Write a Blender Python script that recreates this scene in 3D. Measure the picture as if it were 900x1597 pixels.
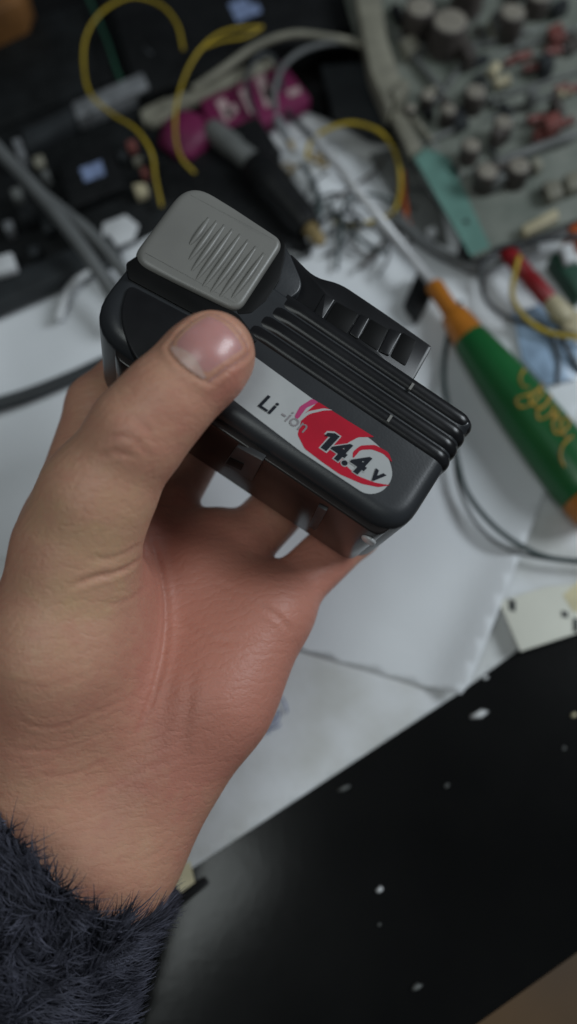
import bpy, bmesh, math, random
import numpy as np
from mathutils import Vector, Matrix, noise as mnoise

random.seed(7); np.random.seed(7)
for o in list(bpy.data.objects): bpy.data.objects.remove(o)
S = bpy.context.scene
C = S.collection
R = math.radians

# ------------------------------------------------------------------ camera
H = 0.38; TILT = 22.0; FPX = 1383.0; W0, H0 = 900.0, 1597.0
cam_d = bpy.data.cameras.new('camera'); cam = bpy.data.objects.new('camera', cam_d); C.objects.link(cam)
cam.location = (0, 0, H); cam.rotation_euler = (R(TILT), 0, 0)
cam_d.sensor_fit = 'VERTICAL'; cam_d.sensor_height = 36.0; cam_d.sensor_width = 36.0
cam_d.lens = 36.0 * FPX / H0; cam_d.clip_start = 0.01; cam_d.clip_end = 50
cam_d.dof.use_dof = True; cam_d.dof.focus_distance = 0.274; cam_d.dof.aperture_fstop = 4.0
S.camera = cam
CM = Matrix.Translation((0, 0, H)) @ Matrix.Rotation(R(TILT), 4, 'X')

# ------------------------------------------------------------------ world and lamps (indoors: lamps, no sun)
w = bpy.data.worlds.new('World'); S.world = w; w.use_nodes = True
w.node_tree.nodes['Background'].inputs[0].default_value = (0.62, 0.70, 0.80, 1)
w.node_tree.nodes['Background'].inputs[1].default_value = 0.10

def area(name, loc, target, sx, sy, power, col):
    d = bpy.data.lights.new(name, 'AREA'); d.shape = 'RECTANGLE'; d.size = sx; d.size_y = sy; d.energy = power; d.color = col
    o = bpy.data.objects.new(name, d); C.objects.link(o); o.location = loc
    o.rotation_euler = (Vector(target) - Vector(loc)).to_track_quat('-Z', 'Y').to_euler()
    return o
area('window_light', (1.10, 0.40, 0.98), (0.0, 0.1, 0.08), 0.5, 0.5, 15.0, (0.86, 0.94, 1.0))
area('ceiling_light', (-0.45, -0.42, 1.75), (-0.44, -0.41, 0.05), 0.72, 0.9, 10.5, (0.90, 0.98, 0.97))

S.view_settings.view_transform = 'Standard'; S.view_settings.look = 'None'
S.view_settings.exposure = -0.34; S.view_settings.gamma = 1.0; S.view_settings.use_curve_mapping = False

# ------------------------------------------------------------------ helpers: projection
def cd(px, py, d):                       # photo pixel + distance along the lens axis, in the camera's own frame
    return Vector(((px - W0/2)/FPX*d, -(py - H0/2)/FPX*d, -d))
def pd(px, py, d): return CM @ cd(px, py, d)
def at(px, py, z=0.0):                   # photo pixel on the level plane z
    o = CM.translation; v = (CM @ cd(px, py, 1.0)) - o
    t = (z - o.z)/v.z
    return o + v*t

# ------------------------------------------------------------------ helpers: materials
def mat(name, col, rough=0.5, metal=0.0, var=0.15, vscale=60.0, bump=0.0, bscale=300.0, spec=0.5, sss=0.0, trans=0.0, col2=None, dust=0.0, coat=0.0):
    m = bpy.data.materials.new(name); m.use_nodes = True
    nt = m.node_tree; b = nt.nodes['Principled BSDF']; L = nt.links.new
    tc = nt.nodes.new('ShaderNodeTexCoord')
    n = nt.nodes.new('ShaderNodeTexNoise'); n.inputs['Scale'].default_value = vscale; n.inputs['Detail'].default_value = 5
    L(tc.outputs['Object'], n.inputs['Vector'])
    rp = nt.nodes.new('ShaderNodeValToRGB')
    c2 = col2 or tuple(min(1, c*(1+var)) for c in col)
    c1 = tuple(c*(1-var) for c in col) if not col2 else col
    rp.color_ramp.elements[0].position = 0.35; rp.color_ramp.elements[1].position = 0.65
    rp.color_ramp.elements[0].color = (*c1, 1); rp.color_ramp.elements[1].color = (*c2, 1)
    L(n.outputs['Fac'], rp.inputs['Fac'])
    out = rp.outputs['Color']
    if dust > 0:
        n2 = nt.nodes.new('ShaderNodeTexNoise'); n2.inputs['Scale'].default_value = vscale*9; n2.inputs['Detail'].default_value = 3
        L(tc.outputs['Object'], n2.inputs['Vector'])
        r2 = nt.nodes.new('ShaderNodeValToRGB'); r2.color_ramp.elements[0].position = 0.58; r2.color_ramp.elements[1].position = 0.75
        r2.color_ramp.elements[1].color = (dust, dust, dust, 1)
        L(n2.outputs['Fac'], r2.inputs['Fac'])
        mx = nt.nodes.new('ShaderNodeMix'); mx.data_type = 'RGBA'
        L(r2.outputs['Color'], mx.inputs['Factor']); L(out, mx.inputs['A']); mx.inputs['B'].default_value = (0.35, 0.34, 0.31, 1)
        out = mx.outputs['Result']
    L(out, b.inputs['Base Color'])
    mr = nt.nodes.new('ShaderNodeMapRange'); mr.inputs['To Min'].default_value = max(0, rough-0.08); mr.inputs['To Max'].default_value = min(1, rough+0.08)
    L(n.outputs['Fac'], mr.inputs['Value']); L(mr.outputs['Result'], b.inputs['Roughness'])
    b.inputs['Metallic'].default_value = metal; b.inputs['Specular IOR Level'].default_value = spec
    b.inputs['Coat Weight'].default_value = coat
    if sss: 
        b.inputs['Subsurface Weight'].default_value = sss; b.inputs['Subsurface Scale'].default_value = 0.004
        b.inputs['Subsurface Radius'].default_value = (1.0, 0.4, 0.25)
    if trans: b.inputs['Transmission Weight'].default_value = trans
    if bump:
        n3 = nt.nodes.new('ShaderNodeTexNoise'); n3.inputs['Scale'].default_value = bscale; n3.inputs['Detail'].default_value = 3
        L(tc.outputs['Object'], n3.inputs['Vector'])
        bp = nt.nodes.new('ShaderNodeBump'); bp.inputs['Strength'].default_value = bump; bp.inputs['Distance'].default_value = 0.0006
        L(n3.outputs['Fac'], bp.inputs['Height']); L(bp.outputs['Normal'], b.inputs['Normal'])
    return m

M = {}
M['desk'] = mat('black_desk_laminate', (0.0035, 0.0035, 0.0033), 0.17, var=0.4, vscale=8, bump=0.04, bscale=200, spec=0.36)
M['floor'] = mat('brown_floor', (0.10, 0.05, 0.014), 0.5, vscale=6, var=0.3)
M['wood'] = mat('orange_wood', (0.16, 0.07, 0.02), 0.5, vscale=40, var=0.3)
M['white_cloth'] = mat('white_sheet', (0.66, 0.68, 0.70), 0.85, var=0.03, vscale=12, bump=0.25, bscale=500)
M['paper'] = mat('stained_paper', (0.53, 0.535, 0.52), 0.8, vscale=38, bump=0.25, bscale=250, col2=(0.65, 0.665, 0.68))
M['cream'] = mat('cream_card', (0.66, 0.66, 0.58), 0.7, var=0.05, vscale=30, bump=0.15)
M['stain'] = mat('yellow_stain', (0.62, 0.56, 0.36), 0.8, vscale=60)
M['stamp'] = mat('blue_ink', (0.16, 0.19, 0.34), 0.8, vscale=400, var=0.5)
M['shell'] = mat('charcoal_plastic', (0.024, 0.026, 0.029), 0.36, var=0.12, vscale=30, bump=0.05, bscale=1400)
M['shell_gloss'] = mat('black_ribbed_plastic', (0.010, 0.010, 0.011), 0.30, var=0.2, vscale=60, spec=0.32)
M['shell_base'] = mat('dark_base_plastic', (0.016, 0.013, 0.012), 0.22, var=0.12, vscale=40, spec=0.35)
M['gap'] = mat('black_recess_shade', (0.005, 0.005, 0.005), 0.5, var=0.2, spec=0.12)  # near-black colour that stands in for shade in recesses
M['button'] = mat('grey_latch_plastic', (0.178, 0.174, 0.160), 0.40, var=0.06, vscale=40, bump=0.06, bscale=1500)
M['reflection_grey'] = mat('grey_painted_reflection', (0.030, 0.031, 0.033), 0.45, var=0.1)  # colour of the painted reflections on the underside
M['prong'] = mat('nickel_blade', (0.88, 0.89, 0.90), 0.55, 0.45, var=0.04, vscale=200, bump=0.05)
M['label'] = mat('silver_label', (0.40, 0.41, 0.41), 0.55, var=0.04, vscale=90, bump=0.03, spec=0.25)
M['red'] = mat('red_print', (0.42, 0.008, 0.026), 0.6, var=0.10, vscale=60, spec=0.15)
M['pink'] = mat('magenta_print', (0.42, 0.03, 0.14), 0.45, var=0.1)
M['ink'] = mat('black_print', (0.010, 0.012, 0.018), 0.6, var=0.1, spec=0.15)
M['greyink'] = mat('grey_print', (0.22, 0.20, 0.21), 0.5, var=0.1)
M['orange'] = mat('orange_plastic', (0.42, 0.145, 0.012), 0.40, var=0.1, vscale=60, bump=0.1)
M['green'] = mat('green_plastic', (0.006, 0.095, 0.022), 0.36, var=0.1, vscale=40, bump=0.1, bscale=150)
M['gold'] = mat('worn_gold_writing', (0.34, 0.20, 0.02), 0.5, var=0.35, vscale=300)
M['steel'] = mat('screwdriver_steel', (0.50, 0.505, 0.51), 0.4, 0.2, var=0.15, vscale=120)
M['yellow'] = mat('yellow_wire_insulation', (0.38, 0.27, 0.010), 0.5, var=0.15)
M['greycable'] = mat('grey_cable_jacket', (0.11, 0.115, 0.115), 0.55, var=0.12)
M['darkcable'] = mat('dark_cable_jacket', (0.028, 0.032, 0.035), 0.45, var=0.15)
M['tealwire'] = mat('grey_green_wire', (0.035, 0.055, 0.055), 0.45, var=0.15)
M['orangewire'] = mat('orange_wire', (0.38, 0.075, 0.012), 0.5)
M['greenwire'] = mat('green_wire', (0.012, 0.06, 0.035), 0.5)
M['redwire'] = mat('red_plastic', (0.22, 0.008, 0.012), 0.4)
M['magenta'] = mat('magenta_card', (0.12, 0.003, 0.045), 0.6, var=0.2, vscale=50)
M['palepink'] = mat('pale_print', (0.36, 0.26, 0.26), 0.7, var=0.15)
M['black'] = mat('black_plastic', (0.006, 0.0065, 0.007), 0.45, var=0.2, dust=0.05, spec=0.25)
M['blackpcb'] = mat('dusty_black_board', (0.006, 0.007, 0.0075), 0.6, var=0.4, vscale=90, dust=0.06, bump=0.4, spec=0.2)
M['darkgrey'] = mat('dark_grey_plastic', (0.024, 0.027, 0.029), 0.5, var=0.2, spec=0.3)
M['midgrey'] = mat('mid_grey_plastic', (0.11, 0.115, 0.11), 0.55, var=0.2)
M['silver'] = mat('dull_aluminium', (0.30, 0.31, 0.32), 0.45, 0.6, var=0.2, vscale=150)
M['bluelabel'] = mat('pale_blue_label', (0.17, 0.22, 0.36), 0.6, var=0.25, vscale=250)
M['whiteplastic'] = mat('white_plastic', (0.55, 0.56, 0.57), 0.5, var=0.05)
M['brass'] = mat('brass', (0.34, 0.25, 0.11), 0.55, 0.4, var=0.2)
M['ivory'] = mat('ivory_plastic', (0.42, 0.37, 0.24), 0.5)
M['pcb'] = mat('dusty_grey_board', (0.115, 0.132, 0.110), 0.6, var=0.2, vscale=50, bump=0.4, dust=0.2, col2=(0.18, 0.192, 0.165))
M['pcbteal'] = mat('teal_solder_mask', (0.115, 0.235, 0.20), 0.5, var=0.12, vscale=60, dust=0.08)
M['captop'] = mat('dusty_capacitor_top', (0.21, 0.19, 0.155), 0.6, var=0.15, vscale=200, dust=0.2)
M['capside'] = mat('brown_capacitor_sleeve', (0.060, 0.050, 0.044), 0.6, var=0.3)
M['resred'] = mat('red_brown_resistor', (0.16, 0.050, 0.042), 0.5, var=0.3, vscale=200)
M['tan'] = mat('tan_bracket', (0.21, 0.20, 0.155), 0.55, var=0.2, dust=0.2)
M['clearblue'] = mat('pale_blue_film', (0.27, 0.37, 0.50), 0.25, var=0.25, vscale=80)
M['crumb'] = mat('white_crumb', (0.65, 0.66, 0.66), 0.8)
M['hole'] = mat('dark_hole', (0.01, 0.01, 0.01), 0.8)
M['nail'] = mat('nail_plate', (0.52, 0.255, 0.235), 0.34, var=0.05, vscale=100, sss=0.35, coat=0.08)
M['lunula'] = mat('nail_lunula', (0.54, 0.345, 0.29), 0.35, var=0.06, vscale=200, sss=0.3)
M['knit'] = mat('navy_grey_knit', (0.022, 0.023, 0.034), 0.9, var=0.3, vscale=300, bump=0.5)
M['fur'] = mat('navy_grey_fibre', (0.090, 0.091, 0.122), 0.75, var=0.5, vscale=130, spec=0.25)

# ------------------------------------------------------------------ helpers: objects
def link_mesh(name, verts, faces, m, parent=None, smooth=True, local=False, base=None):
    """one mesh object; verts in world coordinates unless local=True"""
    V = [Vector(v) for v in verts]
    me = bpy.data.meshes.new(name)
    loc = Vector((0, 0, 0))
    if not local:
        if parent is not None:
            q = parent; off = Vector((0, 0, 0))
            while q is not None: off += q.location; q = q.parent
        else:
            zs = min(v.z for v in V); n = len(V)
            off = Vector((sum(v.x for v in V)/n, sum(v.y for v in V)/n, zs)); loc = off
        V = [v - off for v in V]
    me.from_pydata([tuple(v) for v in V], [], faces)
    bm = bmesh.new(); bm.from_mesh(me); bmesh.ops.recalc_face_normals(bm, faces=bm.faces); bm.to_mesh(me); bm.free()
    if smooth:
        me.polygons.foreach_set('use_smooth', [True]*len(me.polygons))
    me.materials.append(m)
    o = bpy.data.objects.new(name, me); C.objects.link(o)
    o.location = loc
    if parent is not None: o.parent = parent
    return o
def tag(o, label, cat=None, group=None, kind=None):
    o['label'] = label
    if cat: o['category'] = cat
    if group: o['group'] = group
    if kind: o['kind'] = kind
    return o
def thing(name, label, cat, loc, group=None):
    o = bpy.data.objects.new(name, None); C.objects.link(o); o.location = loc; o.empty_display_size = 0.01
    return tag(o, label, cat, group)
def struct(o): o['kind'] = 'structure'; return o

def sharp(o, ang=35):
    me = o.data
    try: me.set_sharp_from_angle(angle=R(ang))
    except Exception: pass
    return o

def crom(P, n=10):
    P = [Vector(p) for p in P]
    if len(P) < 3: return [P[0].lerp(P[1], i/6) for i in range(7)]
    Q = [2*P[0]-P[1]] + P + [2*P[-1]-P[-2]]
    out = []
    for i in range(1, len(Q)-2):
        a, b, c, d = Q[i-1], Q[i], Q[i+1], Q[i+2]
        for k in range(n):
            t = k/n
            out.append(0.5*((2*b) + (c-a)*t + (2*a-5*b+4*c-d)*t*t + (3*b-a-3*c+d)*t**3))
    out.append(P[-1]); return out
def tube_geo(path, r, sides=10, caps=True):
    n = len(path); rr = r if hasattr(r, '__len__') else [r]*n
    V, F = [], []
    T = (path[1]-path[0]).normalized(); N = T.orthogonal().normalized()
    for i, p in enumerate(path):
        T2 = (path[min(i+1, n-1)] - path[max(i-1, 0)])
        T2 = T2.normalized() if T2.length > 1e-9 else T
        q = T.rotation_difference(T2); N = (q @ N); N = (N - T2*N.dot(T2)).normalized(); T = T2
        B = T.cross(N)
        for k in range(sides):
            a = 2*math.pi*k/sides
            V.append(p + (N*math.cos(a) + B*math.sin(a))*rr[i])
    for i in range(n-1):
        for k in range(sides):
            F.append((i*sides+k, i*sides+(k+1) % sides, (i+1)*sides+(k+1) % sides, (i+1)*sides+k))
    if caps:
        F.append(tuple(range(sides))[::-1]); F.append(tuple((n-1)*sides+k for k in range(sides)))
    return V, F
def wire_px(name, pts, r, m, label, cat='wire', group=None, sides=10):
    """pts: (px, py, z)"""
    path = crom([at(*p) for p in pts], 12)
    V, F = tube_geo(path, r, sides)
    return tag(link_mesh(name, V, F, m), label, cat, group)
def lathe_geo(p0, p1, prof, sides=28):
    """prof: list of (t 0..1 along p0-p1, radius)"""
    p0, p1 = Vector(p0), Vector(p1); ax = (p1-p0); T = ax.normalized(); N = T.orthogonal().normalized(); B = T.cross(N)
    V, F = [], []
    for t, r in prof:
        c = p0 + ax*t
        for k in range(sides):
            a = 2*math.pi*k/sides; V.append(c + (N*math.cos(a)+B*math.sin(a))*max(r, 1e-5))
    n = len(prof)
    for i in range(n-1):
        for k in range(sides):
            F.append((i*sides+k, i*sides+(k+1) % sides, (i+1)*sides+(k+1) % sides, (i+1)*sides+k))
    F.append(tuple(range(sides))[::-1]); F.append(tuple((n-1)*sides+k for k in range(sides)))
    return V, F
def bevelled(V, F, w, seg=2):
    me = bpy.data.meshes.new('t'); me.from_pydata([tuple(v) for v in V], [], F)
    bm = bmesh.new(); bm.from_mesh(me); bmesh.ops.recalc_face_normals(bm, faces=bm.faces)
    ed = [e for e in bm.edges if e.calc_face_angle(0) > R(30)]
    bmesh.ops.bevel(bm, geom=ed, offset=w, segments=seg, profile=0.5, affect='EDGES', clamp_overlap=True)
    bm.verts.ensure_lookup_table(); bm.verts.index_update()
    V2 = [v.co.copy() for v in bm.verts]; F2 = [tuple(v.index for v in f.verts) for f in bm.faces]
    bm.free(); bpy.data.meshes.remove(me); return V2, F2
def prism_geo(base, up):
    n = len(base); V = [Vector(p) for p in base] + [Vector(p)+Vector(up) for p in base]
    F = [tuple(range(n))[::-1], tuple(range(n, 2*n))] + [(i, (i+1) % n, n+(i+1) % n, n+i) for i in range(n)]
    return V, F
def slab_px(name, poly, z0, z1, m, parent=None, bev=0.0006):
    """polygon given as photo pixels on its top plane z1, standing down to z0"""
    base = [at(x, y, z1) for x, y in poly]
    V, F = prism_geo([Vector((p.x, p.y, z0)) for p in base], (0, 0, z1-z0))
    if bev: V, F = bevelled(V, F, bev, 2)
    return sharp(link_mesh(name, V, F, m, parent))
def cyl_px(name, p0, p1, r, m, parent=None, sides=20, bev=0.12):
    a, b = at(*p0), at(*p1); L = (b-a).length; e = min(0.4, r*bev/L*2)
    V, F = lathe_geo(a, b, [(0, r*0.86), (e, r), (1-e, r), (1, r*0.86)], sides)
    return sharp(link_mesh(name, V, F, m, parent), 50)

# ------------------------------------------------------------------ setting: desk and floor
e0, e1 = at(750, 1597), at(900, 1490)
ed = (e1-e0).normalized(); inn = Vector((-ed.y, ed.x, 0))
q = [e0-ed*0.9, e0+ed*0.9, e0+ed*0.9+inn*1.1, e0-ed*0.9+inn*1.1]
V, F = prism_geo([Vector((p.x, p.y, -0.025)) for p in q], (0, 0, 0.025))
V, F = bevelled(V, F, 0.003, 3)
struct(sharp(link_mesh('desk', V, F, M['desk'])))
V, F = prism_geo([Vector((-2, -2, -0.75)), Vector((2, -2, -0.75)), Vector((2, 2, -0.75)), Vector((-2, 2, -0.75))], (0, 0, 0.02))
struct(link_mesh('floor', V, F, M['floor'], smooth=False))

# ------------------------------------------------------------------ sheets of paper and cloth on the desk
def sheet(name, poly, zf, m, label, cat, step=0.005):
    P = [at(x, y, 0.003) for x, y in poly]
    x0, x1 = min(p.x for p in P), max(p.x for p in P); y0, y1 = min(p.y for p in P), max(p.y for p in P)
    bm = bmesh.new(); nx, ny = int((x1-x0)/step)+2, int((y1-y0)/step)+2
    g = [[bm.verts.new((x0+(x1-x0)*i/(nx-1), y0+(y1-y0)*j/(ny-1), 0)) for j in range(ny)] for i in range(nx)]
    for i in range(nx-1):
        for j in range(ny-1): bm.faces.new((g[i][j], g[i+1][j], g[i+1][j+1], g[i][j+1]))
    cen = sum(P, Vector())/len(P); cen.z = 0
    for a, b in zip(P, P[1:]+P[:1]):
        a = Vector((a.x, a.y, 0)); b = Vector((b.x, b.y, 0))
        n = Vector((-(b-a).y, (b-a).x, 0)).normalized()
        if n.dot(cen-a) > 0: n = -n
        bmesh.ops.bisect_plane(bm, geom=bm.verts[:]+bm.edges[:]+bm.faces[:], plane_co=a, plane_no=n, clear_outer=True)
    for v in bm.verts: v.co.z = zf(v.co.x, v.co.y)
    bm.verts.index_update()
    V = [v.co.copy() for v in bm.verts]; F = [tuple(v.index for v in f.verts) for f in bm.faces]; bm.free()
    o = link_mesh(name, V, F, m)
    s = o.modifiers.new('thickness', 'SOLIDIFY'); s.thickness = 0.0005; s.offset = -1
    return tag(o, label, cat)
def fbm(x, y, s, seed): return mnoise.noise(Vector((x*s, y*s, seed)))
def zpaper(x, y): return 0.0016+0.0008*fbm(x, y, 22, 1.3)+0.0003*fbm(x, y, 90, 4)
sheet('paper_sheet', [(-160, 520), (420, 150), (1150, 420), (1020, 880), (725, 1074), (288, 1396), (-80, 1120)],
      zpaper, M['paper'],
      'stained white paper sheet with a blue stamp, underneath, along the black desk front', 'paper')
cA, cB = at(450, 1005), at(715, 1085)
nA = Vector((-(cB-cA).y, (cB-cA).x, 0)).normalized()
cR, cR2 = at(728, 1070), at(900, 640)
nR = Vector(((cR2-cR).y, -(cR2-cR).x, 0)).normalized()
def zcloth(x, y):
    dd = (Vector((x, y, 0))-Vector((cA.x, cA.y, 0))).dot(nA)
    t = (Vector((x, y, 0))-Vector((cA.x, cA.y, 0))).dot((cB-cA).normalized())
    er = max(0, (Vector((cR.x, cR.y, 0))-Vector((x, y, 0))).dot(nR))
    wv = min(1, abs(dd)/0.03)
    zc_ = 0.0030 + 0.0075*math.exp(-(er/0.011)**2)*max(0.15, 1-dd*6) + 0.0036*(1+math.sin(t*80+2.2*fbm(x, y, 12, 3)))*0.5*min(1, 0.05+abs(dd)*8) + 0.0018*fbm(x, y, 18, 9)*min(1, 0.3+abs(dd)*10) + 0.0005*fbm(x, y, 60, 5)
    return zc_*wv + (1-wv)*(zpaper(x, y)+0.0011+0.0065*math.exp(-(er/0.011)**2))
sheet('white_cloth', [(-170, 818), (715, 1087), (728, 1070), (900, 640), (960, 420), (480, 215), (150, 330), (-200, 560)],
      zcloth, M['white_cloth'], 'creased white sheet under the clutter, lying over the stained paper', 'sheet')
o = slab_px('card', [(778, 938), (812, 1016), (960, 968), (960, 905), (850, 915)], 0.0075, 0.0085, M['cream'], bev=0.0002)
tag(o, 'small torn cream card with staple marks at the right desk edge', 'card')
slab_px('yellow_patch', [(878, 928), (905, 905), (940, 940), (895, 955)], 0.00855, 0.0087, M['stain'], o, 0)
for x, y, dx, dy in ((799, 944, 5, 20), (881, 958, 5, 12), (898, 975, 4, 24)):
    slab_px('staple_mark', [(x-dx, y-dy/2), (x+dx, y-dy/2+3), (x+dx, y+dy/2), (x-dx, y+dy/2-3)], 0.00855, 0.0088, M['darkgrey'], o, 0)
# stamp on the lower paper: broken rings of ink; belongs to the paper
pp = bpy.data.objects['paper_sheet']
st = at(424, 1112, 0.003)
for k in range(4):
    r = 0.0085-0.002*k
    pth = [Vector((st.x+r*0.75*math.cos(a), st.y+r*math.sin(a), 0.0029)) for a in [i*0.35+k for i in range(14)]]
    Vv, Ff = [], []
    for i, p in enumerate(pth):
        d = Vector((p.x-st.x, p.y-st.y, 0)).normalized()
        Vv += [p-d*0.0004, p+d*0.0004]
        if i: Ff.append((2*i-2, 2*i-1, 2*i+1, 2*i))
    link_mesh('stamp_ring', Vv, Ff, M['stamp'], pp)
slab_px('torn_paper', [(262, 1368), (296, 1342), (304, 1376), (282, 1392)], 0.0030, 0.0034, M['stain'], None, 0)
tag(bpy.data.objects['torn_paper'], 'tiny yellowed paper scrap by the paper corner next to the furry cuff', 'paper')
o = slab_px('black_clip', [(262, 1402), (318, 1368), (326, 1378), (276, 1420)], 0.0001, 0.003, M['black'])
tag(o, 'small black clip on the desk beside the furry cuff', 'clip')

# crumbs on the desk
for i, (x, y, r, s, lb) in enumerate([(748, 1114, 9, 2.0, 'largest white paper flake on the black desk below the cream card'),
        (757, 1056, 5, 1.2, 'pale crumb just below the white sheet corner'), (592, 1388, 6, 1.0, 'round bright white crumb alone in the dark of the desk'),
        (650, 1540, 7, 1.3, 'grey crumb lowest on the black desk'), (697, 1225, 4, 1.2, 'faint grey crumb in the middle of the black desk'),
        (880, 1167, 4, 1.0, 'tiny crumb near the right edge of the black desk'), (592, 1442, 3, 1.0, 'tiny grey crumb just below the round white crumb'),
        (896, 1115, 5, 1.1, 'yellowish crumb at the right edge of the picture on the desk'), (536, 1230, 5, 2.2, 'dull brown flake beside the white paper edge')]):
    c = at(x, y, 0.001); rr = r/3900.0
    V = []; F = []
    for k in range(9):
        a = 2*math.pi*k/9; q = rr*random.uniform(0.75, 1.2)
        V.append(Vector((c.x+q*s*math.cos(a), c.y+q*math.sin(a)*0.9+q*s*math.cos(a)*0.3, 0.0003)))
    V += [Vector((c.x+(v.x-c.x)*0.6, c.y+(v.y-c.y)*0.6, 0.0003+rr*0.8)) for v in V]
    F = [tuple(range(9))[::-1], tuple(range(9, 18))] + [(k, (k+1) % 9, 9+(k+1) % 9, 9+k) for k in range(9)]
    mm = M['crumb'] if i in (0, 1, 2) else (M['stain'] if i == 7 else M['midgrey'])
    tag(link_mesh('crumb', V, F, mm), lb, 'crumb', 'crumbs on the black desk')

# ================================================================== BATTERY PACK
BO = pd(450, 650, 0.262)
ang = R(34); th = R(17)
ax_c = Vector((math.cos(ang), -math.sin(ang), 0)); ui = Vector((-math.sin(ang), -math.cos(ang), 0)); zc = Vector((0, 0, 1))
f_c = (zc*math.cos(th) - ui*math.sin(th)).normalized(); u_c = (ui*math.cos(th) + zc*math.sin(th)).normalized()
R3 = CM.to_3x3()
bx, by, bz = R3 @ ax_c, R3 @ (-u_c), R3 @ f_c
BM = Matrix(((bx.x, by.x, bz.x, BO.x), (bx.y, by.y, bz.y, BO.y), (bx.z, by.z, bz.z, BO.z), (0, 0, 0, 1)))
BI = BM.inverted()
batt = thing('battery_pack', 'charcoal lithium battery pack with grey latch and red 14.4v label, held in the hand', 'battery', (0, 0, 0))
batt.matrix_world = BM
def fl(px, py, z=0.0):                     # photo pixel on the pack's plane local z -> local x, y
    o = BI @ CM.translation; v = BI.to_3x3() @ (R3 @ cd(px, py, 1.0))
    t = (z - o.z)/v.z; p = o + v*t
    return Vector((p.x, p.y, z))
def round_poly(P, rad, n=6):
    out = []; N = len(P)
    for i in range(N):
        a, b, c = P[i-1], P[i], P[(i+1) % N]; r = rad[i]
        if r <= 0: out.append(b); continue
        d1 = (a-b); d2 = (c-b); l = min(r, d1.length*0.48, d2.length*0.48)
        p, q = b+d1.normalized()*l, b+d2.normalized()*l
        for k in range(n+1):
            t = k/n; out.append(p*(1-t)**2 + b*2*t*(1-t) + q*t*t)
    return out
def extr(name, prof, z0, z1, m, parent, bev=0.0, seg=3, ang=35):
    P = [Vector((p.x, p.y, z0)) for p in prof]
    V, F = prism_geo(P, (0, 0, z1-z0))
    if bev:
        me = bpy.data.meshes.new('t'); me.from_pydata([tuple(v) for v in V], [], F)
        bm = bmesh.new(); bm.from_mesh(me); bmesh.ops.recalc_face_normals(bm, faces=bm.faces)
        e = [e for e in bm.edges if all(abs(v.co.z-z1) < 1e-7 for v in e.verts) or all(abs(v.co.z-z0) < 1e-7 for v in e.verts)]
        bmesh.ops.bevel(bm, geom=e, offset=bev, segments=seg, profile=0.5, affect='EDGES', clamp_overlap=True)
        bm.verts.index_update(); V = [v.co.copy() for v in bm.verts]; F = [tuple(v.index for v in f.verts) for f in bm.faces]
        bm.free(); bpy.data.meshes.remove(me)
    return sharp(link_mesh(name, V, F, m, parent, local=True), ang)
DEP = 0.045
def pillow(name, prof, z0, z1, bf, m, parent, nb=7):
    """extruded outline whose front rim is rounded by bf(p) at each outline point"""
    P = [Vector((p.x, p.y)) for p in prof]; n = len(P)
    ar = sum(P[i].x*P[(i+1) % n].y-P[(i+1) % n].x*P[i].y for i in range(n)); sg = 1 if ar > 0 else -1
    N = []
    for i in range(n):
        t = (P[(i+1) % n]-P[i-1]).normalized(); N.append(Vector((-t.y, t.x))*sg)
    V = [Vector((p.x, p.y, z0)) for p in P]; F = [tuple(range(n))]
    for k in range(nb+1):
        a = math.pi/2*k/nb
        for p, q in zip(P, N):
            b = bf(p); c = p+q*b*(1-math.cos(a)); V.append(Vector((c.x, c.y, z1-b*(1-math.sin(a)))))
    for r in range(nb+1):
        for i in range(n): F.append((r*n+i, r*n+(i+1) % n, (r+1)*n+(i+1) % n, (r+1)*n+i))
    F.append(tuple((nb+1)*n+i for i in range(n)))
    return sharp(link_mesh(name, V, F, m, parent, local=True), 50)
# lower shell: front face with the label
pf = [fl(*p) for p in [(190, 418), (420, 500), (742, 655), (640, 842), (195, 600), (152, 520)]]
# straight profile in the pack's own axes
xl, xr = fl(186, 412).x, fl(690, 735).x
xr = max(xr, fl(745, 662).x)-0.001; yb = fl(480, 740).y; yt = fl(735, 655).y
yb = (fl(390, 678).y+fl(560, 795).y)/2
ytl = fl(300, 285).y
X0 = (fl(172, 470).x + fl(300, 282).x)/2 - 0.0015
prof = round_poly([Vector((X0, yb, 0)), Vector((xr, yb, 0)), Vector((xr, yt, 0)), Vector((X0, yt, 0))], [0.016, 0.0115, 0.004, 0.004], 8)
shell = pillow('shell', prof, -DEP, 0.0, lambda p: 0.0012+0.0043*min(1, max(0, (yt-0.001-p.y)/0.004)), M['shell'], batt)
# base tray, slightly narrower, closes the prong side
prof2 = round_poly([Vector((X0+0.012, yb-0.0022, 0)), Vector((xr-0.0045, yb-0.0022, 0)), Vector((xr-0.004, yb+0.008, 0)), Vector((X0+0.012, yb+0.008, 0))], [0.008, 0.006, 0.001, 0.001], 6)
extr('base_tray', prof2, -DEP+0.002, -0.0045, M['shell_base'], batt, 0.0015, 3)
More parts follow.
